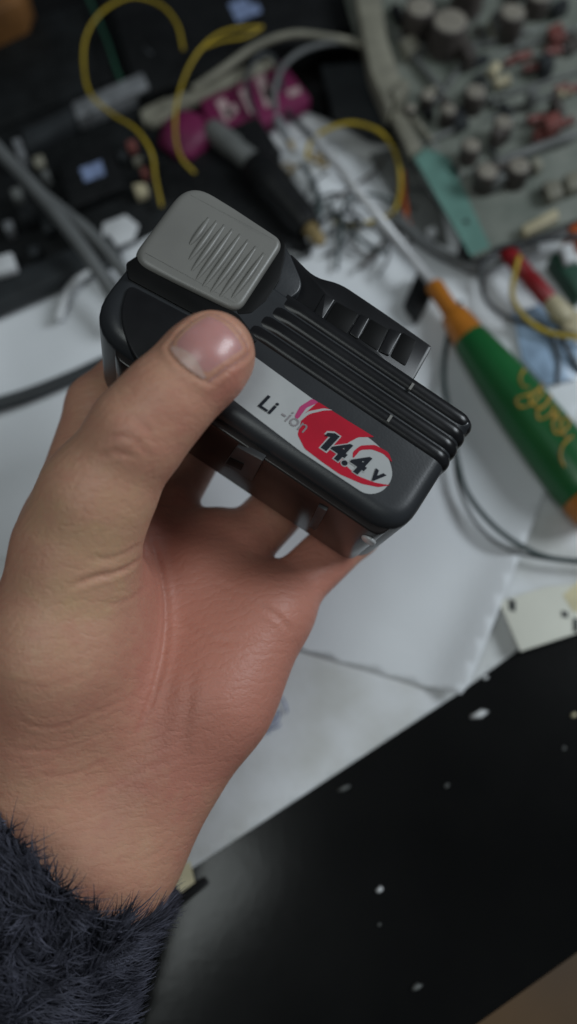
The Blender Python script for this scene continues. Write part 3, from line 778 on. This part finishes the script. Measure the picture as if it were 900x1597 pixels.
Vf, Ff = [], []
zc3 = np.array([0, 0, 1.0])
NF = 22000
for i in range(NF):
    t = rng.random()**1.15*1.02 - 0.01; a = rng.random()*2*math.pi
    if i < 2200: t = rng.random()*0.05
    p = cuff(t, a); rad = p-(c0+sax*((p-c0) @ sax)); rad /= np.linalg.norm(rad)
    if rad[2] < -0.35: continue
    tang = np.cross(sax, rad)
    cl = mnoise.noise(Vector((p[0]*110, p[1]*110, p[2]*110)))       # tufts lean together
    cl2 = mnoise.noise(Vector((p[0]*90+7, p[1]*90, p[2]*90+3)))
    d = rad*(0.55+0.3*rng.random()) - sax*(0.30+0.9*cl+0.20*rng.normal()) + tang*(1.3*cl2+0.22*rng.normal())
    d /= np.linalg.norm(d); ln = rng.uniform(0.006, 0.0150)
    bend = -sax*rng.uniform(0.1, 0.7)+tang*(rng.normal()*0.35+1.2*cl) - rad*0.45
    wd = np.cross(d, zc3); wd /= max(np.linalg.norm(wd), 1e-6); w0 = rng.uniform(0.00016, 0.00040)
    base = len(Vf)
    for k in range(5):
        s = k/4; c = p + d*ln*s + bend*ln*0.5*s*s; ww = w0*(1-0.8*s)
        Vf.append(c-wd*ww); Vf.append(c+wd*ww)
    for k in range(4): Ff.append((base+2*k, base+2*k+1, base+2*k+3, base+2*k+2))
R3n = np.array(R3); Vf = np.array(Vf) @ R3n.T + np.array(CM.translation)
off = np.array(hand.location)
me = bpy.data.meshes.new('fluff'); me.from_pydata((Vf-off).tolist(), [], Ff); me.materials.append(M['fur'])
me.polygons.foreach_set('use_smooth', [True]*len(me.polygons))
flf = bpy.data.objects.new('fluff', me); C.objects.link(flf); flf.parent = slv; flf['kind'] = 'stuff'

# ================================================================== SCREWDRIVER
zs = 0.0165
sd_t = thing('screwdriver', 'screwdriver with green handle, orange collar and gold scribbled writing', 'screwdriver', at(733, 527, 0.0))
A0, A1 = at(488, 212, 0.024), at(680, 449, zs)
V, F = lathe_geo(A0, A1, [(0, 0.0012), (0.01, 0.0019), (0.04, 0.0023), (1, 0.0023)], 18); link_mesh('shaft', V, F, M['steel'], sd_t)
N0, N1 = at(675, 443, zs), at(733, 528, zs)
V, F = lathe_geo(N0, N1, [(0, 0.0036), (0.04, 0.0046), (0.30, 0.0043), (0.52, 0.0045), (0.56, 0.0062), (0.62, 0.0068), (0.8, 0.0078), (1.0, 0.0083)], 28)
sharp(link_mesh('collar', V, F, M['orange'], sd_t), 40)
HA, HB = at(731, 525, zs), at(918, 768, zs)
prof = [(0, 0.0080), (0.02, 0.0088), (0.12, 0.0098), (0.28, 0.0115), (0.5, 0.0131), (0.75, 0.0141), (0.93, 0.0142), (0.985, 0.0136), (1, 0.0125)]
V, F = lathe_geo(HA, HB, prof, 36); handle = sharp(link_mesh('handle', V, F, M['green'], sd_t), 60)
V, F = lathe_geo(HA+(HB-HA)*0.995, HA+(HB-HA)*1.14, [(0, 0.0130), (0.1, 0.0138), (0.7, 0.0130), (0.92, 0.010), (1, 0.006)], 28)
link_mesh('end_cap', V, F, M['orange'], sd_t)
# scribble wrapped on the handle: pixel path pushed out onto the handle's round surface
def on_handle(px, py):
    o = CM.translation; v = (CM @ cd(px, py, 1.0))-o; v.normalize(); axd = (HB-HA); Lh = axd.length; axd = axd.normalized()
    lo, hi = 0.25, 0.45
    best = None
    for i in range(260):
        s = 0.30+i*0.0006; p = o+v*s; t = (p-HA).dot(axd); r = (p-HA-axd*t).length; tt = t/Lh
        R0 = np.interp(tt, [q[0] for q in prof], [q[1] for q in prof])
        if r < R0+0.0001: return p
        if best is None or r-R0 < best[0]: best = (r-R0, p)
    return best[1]
strokes = [[(818, 576), (811, 588), (815, 602), (826, 604)],
           [(846, 598), (836, 612), (822, 616), (806, 622), (810, 634), (826, 632), (842, 618), (846, 610), (838, 608), (826, 622), (838, 636), (854, 628), (858, 616)],
           [(858, 616), (850, 632), (838, 642), (842, 654), (858, 646), (864, 632), (862, 652), (872, 652)],
           [(872, 640), (862, 660), (868, 676), (884, 668), (888, 654), (878, 652), (874, 672), (886, 684)],
           [(893, 680), (878, 694), (874, 712), (880, 728)]]
for stq in strokes:
    P = crom([Vector((x, y, 0)) for x, y in stq], 8)
    path = [on_handle(p.x, p.y) for p in P]
    V, F = tube_geo(path, 0.00068, 6); link_mesh('scribble', V, F, M['gold'], handle)

# ================================================================== CIRCUIT BOARD on the right
zp = 0.022
def board_pt(u, v):        # u along bottom edge to the right (0..1), v up along left edge
    a = np.array([738, 402]); rt = np.array([1040, 290]); tp = np.array([530, -60])
    p = a+(rt-a)*u+(tp-a)*v; return float(p[0]), float(p[1])
board = thing('circuit_board', 'large dusty circuit board with capacitors lying at the upper right', 'circuit board', at(738, 402, 0.0))
slab_px('board_panel', [(738, 402), (1050, 286), (1100, -120), (505, -120), (560, 70), (604, 172)], zp-0.0016, zp, M['pcb'], board, 0.0002)
slab_px('teal_border', [(734, 399), (765, 385), (700, 245), (668, 232), (640, 235)], zp+0.0001, zp+0.0003, M['pcbteal'], board, 0)
Vv, Ff = lathe_geo(at(727, 347, zp), at(727, 347, zp+0.0006), [(0, 0.0016), (1, 0.0016)], 14); link_mesh('mounting_hole', Vv, Ff, M['hole'], board)
# tan metal bracket up the left edge
slab_px('bracket', [(548, -40), (590, -40), (604, 60), (628, 130), (606, 172), (578, 110)], zp+0.0002, zp+0.012, M['tan'], board, 0.0008)
slab_px('bracket_rail', [(606, 172), (618, 150), (660, 228), (640, 240)], zp+0.0002, zp+0.005, M['tan'], board, 0.0006)
slab_px('bracket_tab', [(610, 140), (630, 120), (640, 132), (618, 156)], zp+0.002, zp+0.014, M['tan'], board, 0.0006)
# supports under the board so that it rests on the desk
for px, py in ((730, 380), (950, 300), (620, 120), (960, 40)):
    p = at(px, py, zp); V, F = lathe_geo(Vector((p.x, p.y, 0.0045)), Vector((p.x, p.y, zp-0.0016)), [(0, 0.004), (1, 0.004)], 10); link_mesh('standoff', V, F, M['darkgrey'], board)
def cap(px, py, rpx, h):
    h *= 0.62; zt = zp+h; p = at(px, py, zt); d = (p-CM.translation).length; r = rpx/FPX*d*0.84
    V, F = lathe_geo(Vector((p.x, p.y, zp)), Vector((p.x, p.y, zt)), [(0, r*0.97), (0.05, r), (0.12, r*0.93), (0.16, r), (0.94, r), (0.985, r*0.96), (1, r*0.88)], 22)
    o = sharp(link_mesh('capacitor', V, F, M['capside'], board), 40)
    V, F = lathe_geo(Vector((p.x, p.y, zt-0.0003)), Vector((p.x, p.y, zt+0.0003)), [(0, r*0.86), (0.6, r*0.84), (1, r*0.7)], 20)
    link_mesh('capacitor_top', V, F, M['captop'], o)
for c in [(702, 32, 31, .030), (655, 10, 25, .030), (800, 18, 22, .026), (735, -30, 26, .03), (742, 142, 18, .020), (786, 190, 17, .018), (735, 226, 17, .017), (760, 266, 20, .020), (810, 258, 20, .020), (842, -10, 20, .02), (668, 148, 13, .015), (640, 168, 10, .012), (700, 170, 14, .016), (858, 292, 14, .008)]: cap(*c)
def resistor(px, py, ang, ln, r, m, z=None, name='resistor'):
    z = z or zp+r+0.0008; p = at(px, py, z); d = Vector((math.cos(R(ang)), math.sin(R(ang)), 0))*ln/2
    V, F = lathe_geo(p-d, p+d, [(0, r*0.6), (0.06, r), (0.22, r*1.02), (0.3, r*0.84), (0.7, r*0.84), (0.78, r*1.02), (0.94, r), (1, r*0.6)], 12)
    o = link_mesh(name, V, F, m, board)
    pth = [p-d*1.7+Vector((0, 0, -(z-zp))), p-d*1.6, p-d, p+d, p+d*1.6, p+d*1.7+Vector((0, 0, -(z-zp)))]
    V, F = tube_geo(pth, 0.00035, 6); link_mesh('lead', V, F, M['silver'], o)
for a in [(815, 88, 20, .010, .0026), (862, 80, 20, .010, .0026), (828, 106, 15, .009, .0024), (835, 186, 15, .009, .0026), (838, 212, 75, .008, .003), (862, 178, 10, .008, .0022), (890, 140, 20, .009, .0025), (884, 190, 20, .007, .0025), (795, 96, 40, .007, .0022)]:
    resistor(*a[:5], M['resred'])
for a in [(860, 150, 24, .05, .0012), (850, 128, 22, .06, .0012), (835, 232, 24, .05, .003), (790, 60, 20, .03, .0014), (850, 60, 22, .04, .0014), (720, 100, 60, .04, .0015), (655, 100, -62, .05, .0022), (690, 210, 30, .02, .0016)]:
    resistor(*a[:5], M['midgrey'], name='jumper_rod')
for a in [(880, 145, 20, .008, .0022), (770, 110, 60, .008, .003), (782, 128, 20, .009, .0032), (660, 205, -60, .016, .002), (648, 190, -60, .014, .002)]:
    resistor(*a[:5], M['ivory'] if a[0] > 700 else M['tan'])
slab_px('square_trimmer', [(848, 286), (872, 278), (880, 300), (858, 310)], zp+0.0002, zp+0.007, M['tan'], board, 0.0006)
slab_px('square_trimmer', [(880, 272), (905, 264), (912, 288), (888, 296)], zp+0.0002, zp+0.007, M['tan'], board, 0.0006)
slab_px('film_capacitor', [(813, 352), (868, 323), (874, 337), (820, 365)], zp+0.0002, zp+0.006, M['ivory'], board, 0.001)
rg = random.Random(3)
for i in range(70):                       # small dusty parts between the capacitors
    u, v = rg.uniform(0.08, 0.9), rg.uniform(0.18, 1.0)
    px, py = board_pt(u, v)
    if px > 915 or py < -20 or (px < 700 and py > 230): continue
    k = rg.random(); a = rg.choice([24, 24, 114, -60])
    mm_ = rg.choice([M['darkgrey'], M['capside'], M['tan'], M['midgrey'], M['black'], M['resred'] if px > 790 else M['capside']])
    if k < 0.5: resistor(px, py, a, rg.uniform(.005, .010), rg.uniform(.0013, .0024), mm_)
    else:
        w_ = rg.uniform(7, 16); h_ = rg.uniform(6, 13); c, s = math.cos(R(-a)), math.sin(R(-a))
        q = [(px+x*c-y*s, py+x*s+y*c) for x, y in ((-w_, -h_), (w_, -h_), (w_, h_), (-w_, h_))]
        slab_px('component', q, zp+0.0002, zp+rg.uniform(.003, .012), mm_, board, 0.0005)

# ================================================================== CLUTTER, upper left
# dark tray / open device
tray = thing('open_device', 'open black electronic device full of dark parts at the upper left', 'device', at(130, 250, 0))
slab_px('chassis', [(-60, 230), (215, 110), (262, 225), (285, 330), (60, 440), (-60, 470)], 0.0005, 0.012, M['blackpcb'], tray, 0.001)
slab_px('metal_strip', [(112, 160), (222, 112), (232, 134), (120, 184)], 0.0125, 0.022, M['silver'], tray, 0.0008)
slab_px('dark_bar', [(34, 204), (112, 165), (120, 184), (40, 232)], 0.0125, 0.021, M['darkgrey'], tray, 0.0008)
slab_px('strip_end', [(18, 218), (30, 214), (40, 240), (30, 248)], 0.0125, 0.022, M['silver'], tray, 0.0006)
slab_px('chip_block', [(90, 245), (170, 215), (195, 290), (110, 325)], 0.0125, 0.019, M['black'], tray, 0.001)
slab_px('blue_sticker', [(124, 262), (158, 250), (164, 272), (132, 284)], 0.0191, 0.0193, M['bluelabel'], tray, 0)
slab_px('cream_button', [(206, 286), (226, 284), (232, 298), (214, 306)], 0.0125, 0.018, M['ivory'], tray, 0.001)
for px, py, w_, m_ in [(60, 250, 10, 'tan'), (205, 225, 9, 'resred'), (190, 240, 8, 'darkgrey'), (70, 270, 7, 'midgrey'), (215, 250, 8, 'tan'), (40, 330, 14, 'darkgrey'), (75, 350, 12, 'bluelabel'), (25, 300, 10, 'midgrey'), (52, 390, 10, 'darkgrey'), (12, 350, 9, 'silver'), (235, 240, 8, 'darkgrey'), (225, 265, 7, 'resred')]:
    mm2 = M[m_] if m_ != 'bluelabel' else M['darkgrey']
    slab_px('component', [(px-w_, py-w_*0.5), (px+w_*0.6, py-w_), (px+w_, py+w_*0.4), (px-w_*0.5, py+w_)], 0.0125, 0.012+rg.uniform(.003, .01), mm2, tray, 0.0006)
slab_px('white_tab', [(160, 348), (196, 334), (216, 350), (208, 372), (176, 386), (158, 368)], 0.0125, 0.0145, M['whiteplastic'], None, 0.0006)
tag(bpy.data.objects['white_tab'], 'small white plastic tab just left of the grey latch end of the pack', 'plastic piece')
slab_px('black_bar', [(-60, 452), (170, 362), (190, 392), (-60, 502)], 0.0055, 0.016, M['darkgrey'], None, 0.002)
tag(bpy.data.objects['black_bar'], 'dark grey plastic bar lying below the open device at the left edge', 'bar')
slab_px('white_connector', [(-10, 400), (18, 392), (26, 416), (-10, 428)], 0.0165, 0.022, M['whiteplastic'], None, 0.001)
tag(bpy.data.objects['white_connector'], 'white connector block at the left edge on the dark bar', 'connector')
slab_px('wooden_strip', [(-60, -30), (40, -30), (30, 2), (-40, 34)], 0.0005, 0.03, M['wood'], None, 0.002)
tag(bpy.data.objects['wooden_strip'], 'orange brown wooden strip in the top left corner', 'wood')
# black panel across the top
pan = thing('flat_black_case', 'flat black case with a pale edge strip lying across the top', 'case', at(400, 60, 0))
slab_px('panel_top', [(215, 150), (555, 40), (500, -120), (150, -60)], 0.0005, 0.020, M['black'], pan, 0.002)
slab_px('pale_edge', [(218, 172), (420, 86), (430, 100), (224, 190)], 0.012, 0.0175, M['tan'], pan, 0.0008)
slab_px('white_sticker', [(356, 6), (384, -4), (398, 22), (370, 34)], 0.0201, 0.0203, M['bluelabel'], pan, 0)
slab_px('white_sticker', [(384, 8), (402, 4), (408, 18), (396, 24)], 0.0202, 0.0204, M['bluelabel'], pan, 0)
# dark box behind yellow loop
o = slab_px('dark_case', [(-40, 60), (130, 0), (240, -40), (255, 95), (110, 150), (-40, 215)], 0.0005, 0.010, M['blackpcb'], None, 0.002)
tag(o, 'low dark case behind the open device, under the yellow wire loop', 'case')
wire_px('green_wire', [(135, -10, .014), (165, 60, .016), (182, 110, .02), (200, 150, .02)], .0011, M['greenwire'], 'thin dark green wire inside the yellow wire loop')
wire_px('dark_wire', [(160, -10, .014), (200, 50, .016), (235, 85, .02)], .0012, M['darkcable'], 'dark thin wire running beside the green wire')
# magenta card box with pale print, and crumpled magenta pouch
mg = thing('magenta_packet', 'magenta printed packet with pale lettering marks beneath the cable loops', 'packet', at(395, 160, 0))
slab_px('packet_body', [(308, 150), (440, 92), (486, 152), (390, 205), (330, 205)], 0.005, 0.015, M['magenta'], mg, 0.002)
for q_ in ([(336, 158), (350, 152), (366, 180), (352, 190)], [(350, 172), (366, 160), (372, 172), (356, 184)], [(372, 142), (382, 137), (398, 172), (390, 178)], [(398, 122), (412, 116), (428, 160), (414, 168)], [(410, 140), (430, 132), (434, 146), (416, 156)], [(446, 142), (466, 134), (470, 144), (452, 152)]):
    slab_px('print_mark', q_, 0.0151, 0.0153, M['palepink'], mg, 0)
p = at(290, 215, .012)
bmz = bmesh.new(); bmesh.ops.create_icosphere(bmz, subdivisions=3, radius=1)
for v in bmz.verts:
    k = 1+0.22*mnoise.noise(v.co*1.8+Vector((3, 1, 2))); v.co = Vector((p.x+v.co.x*0.014*k, p.y+v.co.y*0.016*k, 0.0125+v.co.z*0.009*k))
bmz.verts.index_update(); V = [v.co.copy() for v in bmz.verts]; F = [tuple(v.index for v in f.verts) for f in bmz.faces]; bmz.free()
tag(link_mesh('magenta_pouch', V, F, M['magenta']), 'rounded magenta pouch below the pale panel edge, by the grey plug sleeve', 'pouch')
slab_px('pale_block', [(226, 166), (262, 150), (270, 176), (236, 196)], 0.0125, 0.0165, M['tan'], None, 0.001)
tag(bpy.data.objects['pale_block'], 'pale beige block between the yellow wires', 'block')
# dark plug tool with grey sleeve and brass tip
pl = thing('cable_plug', 'thick black plug with grey sleeve and brass tip behind the battery', 'plug', at(420, 280, 0))
def lath_px(name, a, b, prof, m, parent, sides=22):
    V, F = lathe_geo(at(*a), at(*b), prof, sides); return sharp(link_mesh(name, V, F, m, parent), 40)
lath_px('grey_sleeve', (328, 200, .016), (405, 262, .016), [(0, .0052), (.04, .006), (.5, .0066), (.55, .0058), (.95, .0062), (1, .0055)], M['midgrey'], pl)
lath_px('plug_body', (398, 256, .0165), (482, 356, .0165), [(0, .0085), (.05, .0098), (.4, .0102), (.45, .0093), (.9, .0085), (1, .0065)], M['black'], pl)
lath_px('brass_tip', (478, 350, .0165), (503, 380, .0165), [(0, .0034), (.2, .004), (.8, .0034), (1, .002)], M['brass'], pl)
o = slab_px('black_block', [(352, 200), (402, 178), (440, 235), (392, 262)], 0.0055, 0.020, M['black'], None, 0.002)
tag(o, 'dull black block between the magenta packet and the black plug', 'block')
# jack plug, brass bits
jk = thing('jack_connector', 'small metal jack connector glinting above the black plug', 'connector', at(445, 210, 0))
lath_px('barrel', (428, 180, .012), (452, 222, .012), [(0, .0025), (.1, .003), (.8, .003), (.85, .0022), (1, .0018)], M['silver'], jk)
lath_px('tip', (451, 220, .012), (458, 234, .012), [(0, .0016), (.7, .0014), (1, .0005)], M['brass'], jk)
for i, (x, y, lb) in enumerate([(448, 262, 'brass terminal lug beside the black plug body'), (490, 245, 'brass ring terminal where the yellow wire ends'), (504, 252, 'small brass lug right of the brass ring terminal')]):
    p = at(x, y, .010); pth = [Vector((p.x+.0028*math.cos(a), p.y+.0028*math.sin(a), .010)) for a in [j*2*math.pi/14 for j in range(13)]] + [Vector((p.x+.006, p.y+.002+.001*i, .011))]
    V, F = tube_geo(pth, .0009, 8); tag(link_mesh('terminal_lug', V, F, M['brass']), lb, 'terminal', 'brass terminals')
o = slab_px('black_adapter', [(236, 262), (300, 222), (340, 226), (470, 345), (486, 392), (430, 372), (320, 300), (262, 318)], 0.0060, 0.0125, M['black'], None, 0.001)
tag(o, 'flat black adapter lying under the black plug, right behind the grey latch', 'adapter')
# ------------------------------------------------------------------ wires
wire_px('yellow_wire', [(286, 78, .030), (276, 38, .034), (250, 8, .036), (205, -4, .036), (160, 18, .034), (134, 58, .032), (131, 108, .028), (142, 148, .026), (175, 178, .026), (212, 202, .026), (236, 238, .024), (243, 280, .02), (252, 322, .016)], .0008, M['yellow'], 'yellow wire making a big loop at the top left')
wire_px('yellow_wire', [(410, 42, .030), (372, 44, .032), (340, 54, .032), (312, 78, .030), (290, 115, .028), (275, 165, .026), (274, 215, .024), (284, 248, .022), (304, 270, .018)], .0008, M['yellow'], 'yellow wire curving down beside the magenta pouch')
wire_px('yellow_wire', [(408, 44, .029), (380, 58, .03), (345, 64, .03), (312, 76, .029)], .0008, M['yellow'], 'short yellow wire end alongside the curving yellow wire')
wire_px('yellow_wire', [(478, 248, .012), (484, 222, .016), (510, 202, .02), (548, 192, .022), (588, 203, .022), (614, 232, .020), (624, 272, .016), (622, 310, .010), (606, 336, .008), (560, 350, .008), (520, 346, .008)], .0011, M['yellow'], 'thin yellow wire arching over the screwdriver shaft')
wire_px('orange_wire', [(628, 268, .012), (630, 300, .010), (634, 335, .009), (640, 366, .008)], .0016, M['orangewire'], 'short orange wire near the teal board border')
wire_px('grey_cable', [(-30, 205, .034), (60, 300, .032), (120, 375, .028), (165, 440, .022), (200, 500, .018)], .0036, M['greycable'], 'thick grey cable crossing at the left, upper one of the pair', 'cable')
wire_px('grey_cable', [(60, 300, .024), (105, 335, .024), (145, 368, .022), (190, 420, .018), (220, 470, .014)], .0034, M['greycable'], 'second grey cable just right of the long grey cable', 'cable')
wire_px('dark_cable', [(-40, 640, .010), (40, 617, .010), (110, 590, .010), (190, 555, .010), (260, 540, .010)], .0034, M['darkcable'], 'dark cable coming in from the left edge behind the hand', 'cable')
wire_px('white_flex', [(90, 500, .008), (110, 450, .010), (150, 420, .012), (185, 450, .012)], .0022, M['whiteplastic'], 'white flex beside the grey cables over the white sheet', 'cable')
wire_px('grey_loop_cable', [(300, 140, .018), (345, 110, .022), (400, 72, .026), (455, 54, .028), (510, 58, .028), (550, 66, .026), (600, 78, .024)], .0022, M['tan'], 'pale cable arching over the magenta packet to the board', 'cable')
wire_px('grey_loop_cable', [(432, 190, .012), (428, 140, .018), (445, 100, .024), (480, 76, .026), (530, 66, .026), (575, 74, .024)], .0017, M['greycable'], 'grey cable looping down to the metal jack', 'cable')
wire_px('black_wire', [(400, 180, .018), (388, 150, .020), (386, 115, .022), (410, 84, .022), (432, 100, .020), (440, 140, .018)], .0013, M['darkcable'], 'black wire loop in front of the magenta packet')
wire_px('black_wire', [(470, 255, .010), (490, 290, .010), (498, 325, .010), (488, 348, .010)], .0016, M['tealwire'], 'dark wire curving around the white gap beside the plug')
wire_px('black_wire', [(430, 150, .012), (452, 180, .014), (478, 205, .016), (500, 225, .014)], .0016, M['darkcable'], 'black wire running towards the screwdriver tip')
wire_px('thin_wire', [(525, 420, .009), (530, 370, .010), (534, 330, .012), (552, 305, .012), (592, 306, .010), (625, 322, .008)], .0010, M['tealwire'], 'thin dark wire passing beneath the screwdriver shaft')
wire_px('thin_wire', [(500, 375, .009), (520, 356, .010), (552, 346, .010), (590, 360, .009), (606, 395, .009), (590, 430, .009)], .0008, M['greycable'], 'thin grey wire looping over the white patch behind the battery')
wire_px('thin_wire', [(505, 398, .009), (528, 388, .010), (552, 352, .012), (545, 320, .012)], .0008, M['darkcable'], 'thin black strand by the brass tip')
wire_px('dark_wire', [(718, 470, .010), (700, 520, .010), (692, 570, .010), (694, 610, .010), (704, 660, .010), (714, 720, .009), (730, 770, .009), (770, 820, .009), (820, 855, .009), (870, 872, .009), (960, 878, .009)], .0012, M['tealwire'], 'dark green grey wire running around the battery corner to the right edge')
wire_px('grey_wire', [(708, 700, .008), (716, 760, .008), (742, 815, .008), (785, 852, .008), (835, 868, .008), (960, 884, .008)], .0009, M['greycable'], 'thin grey wire beside the dark one, right of the battery')
wire_px('grey_cable', [(620, 340, .009), (660, 378, .011), (700, 402, .012), (745, 418, .013), (800, 400, .016), (840, 385, .02)], .0026, M['greycable'], 'grey cable lying along the teal corner of the board', 'cable')
wire_px('black_wire', [(752, 440, .014), (752, 410, .018), (775, 388, .022), (820, 378, .024), (870, 372, .024), (930, 362, .024)], .0013, M['darkcable'], 'black wire looping along the lower edge of the board')
wire_px('black_wire', [(748, 425, .012), (760, 470, .012), (800, 498, .012), (850, 510, .012), (870, 560, .010), (868, 600, .009)], .0011, M['darkcable'], 'black wire curving over the blue film')
wire_px('yellow_wire', [(810, 400, .024), (802, 430, .022), (800, 465, .018), (822, 498, .016), (860, 520, .014), (930, 530, .014)], .0012, M['yellow'], 'yellow wire at the right edge beside the red sleeve')
wire_px('black_wire', [(868, 515, .012), (885, 545, .012), (905, 580, .010)], .0014, M['darkcable'], 'short black wire at the right edge below the ivory bulb')
# right-hand clutter
rd = thing('red_probe', 'red sleeved probe with ivory end at the right below the board', 'probe', at(825, 430, 0))
lath_px('red_sleeve', (788, 390, .018), (858, 470, .018), [(0, .0036), (.05, .0044), (.45, .0044), (.5, .0038), (.55, .0044), (.95, .0044), (1, .0034)], M['redwire'], rd)
lath_px('ivory_end', (855, 466, .018), (885, 500, .018), [(0, .003), (.2, .0048), (.7, .0052), (1, .003)], M['ivory'], rd)
o = slab_px('blue_film', [(800, 488), (842, 474), (905, 540), (900, 590), (850, 600), (815, 560)], 0.0080, 0.0092, M['clearblue'], None, 0.0003)
tag(o, 'piece of pale blue film beside the green screwdriver handle', 'film')
o = slab_px('green_connector', [(858, 395), (884, 386), (930, 440), (905, 462)], 0.006, 0.018, M['greenwire'], None, 0.0015)
tag(o, 'dark green connector at the right edge below the board', 'connector')
o = slab_px('white_chip', [(874, 382), (892, 376), (902, 402), (884, 410)], 0.0185, 0.023, M['whiteplastic'], None, 0.001)
tag(o, 'small white piece on the dark green connector', 'plastic piece')
o = slab_px('orange_block', [(888, 352), (920, 340), (925, 360), (896, 366)], 0.006, 0.024, M['orangewire'], None, 0.001)
tag(o, 'orange block at the right edge touching the lower board edge', 'block')
o = slab_px('ivory_bulb', [(868, 480), (890, 472), (920, 500), (905, 520), (880, 512)], 0.0055, 0.014, M['ivory'], None, 0.002)
tag(o, 'ivory plastic lump at the right edge under the red probe', 'plastic piece')
o = slab_px('black_module', [(630, 470), (652, 420), (680, 445), (668, 470), (650, 500)], 0.0055, 0.012, M['black'], None, 0.001)
tag(o, 'small black module under the screwdriver neck', 'module')
o = slab_px('white_bead', [(664, 356), (678, 350), (684, 362), (672, 370)], 0.0065, 0.012, M['whiteplastic'], None, 0.001)
tag(o, 'white bead on the grey cable near the teal corner', 'bead')
o = slab_px('dark_board', [(500, 100), (590, 95), (640, 215), (575, 205), (520, 170)], 0.0055, 0.012, M['darkgrey'], None, 0.001)
tag(o, 'dark grey scrap board between the packet and the circuit board', 'board')
o = slab_px('grey_pad', [(575, 240), (625, 225), (690, 330), (700, 380), (650, 360)], 0.0055, 0.009, M['midgrey'], None, 0.001)
tag(o, 'grey rubber pad beside the teal board border', 'pad')

# fine leads tangled in the middle of the clutter: nothing tells them apart
rw = random.Random(11)
for i in range(18):
    x, y = rw.uniform(420, 640), rw.uniform(170, 420)
    if y > 250+0.75*(x-330): y = 250+0.75*(x-330)-rw.uniform(10, 60)
    a = rw.uniform(0, 6.28); P = []
    st_ = rw.uniform(16, 30); tw = rw.uniform(-0.7, 0.7)
    for k in range(6):
        P.append((x, y, rw.uniform(.007, .011))); x += st_*math.cos(a); y += st_*math.sin(a); a += tw+rw.uniform(-.3, .3)
    wire_px('fine_lead', P, rw.choice([.0006, .0008, .0011]), rw.choice([M['darkcable'], M['tealwire'], M['tealwire'], M['greycable'], M['darkcable'], M['capside']]),
            'fine bent lead in the tangle around the screwdriver shaft behind the battery', 'wire', 'fine leads tangled around the screwdriver shaft', 7)
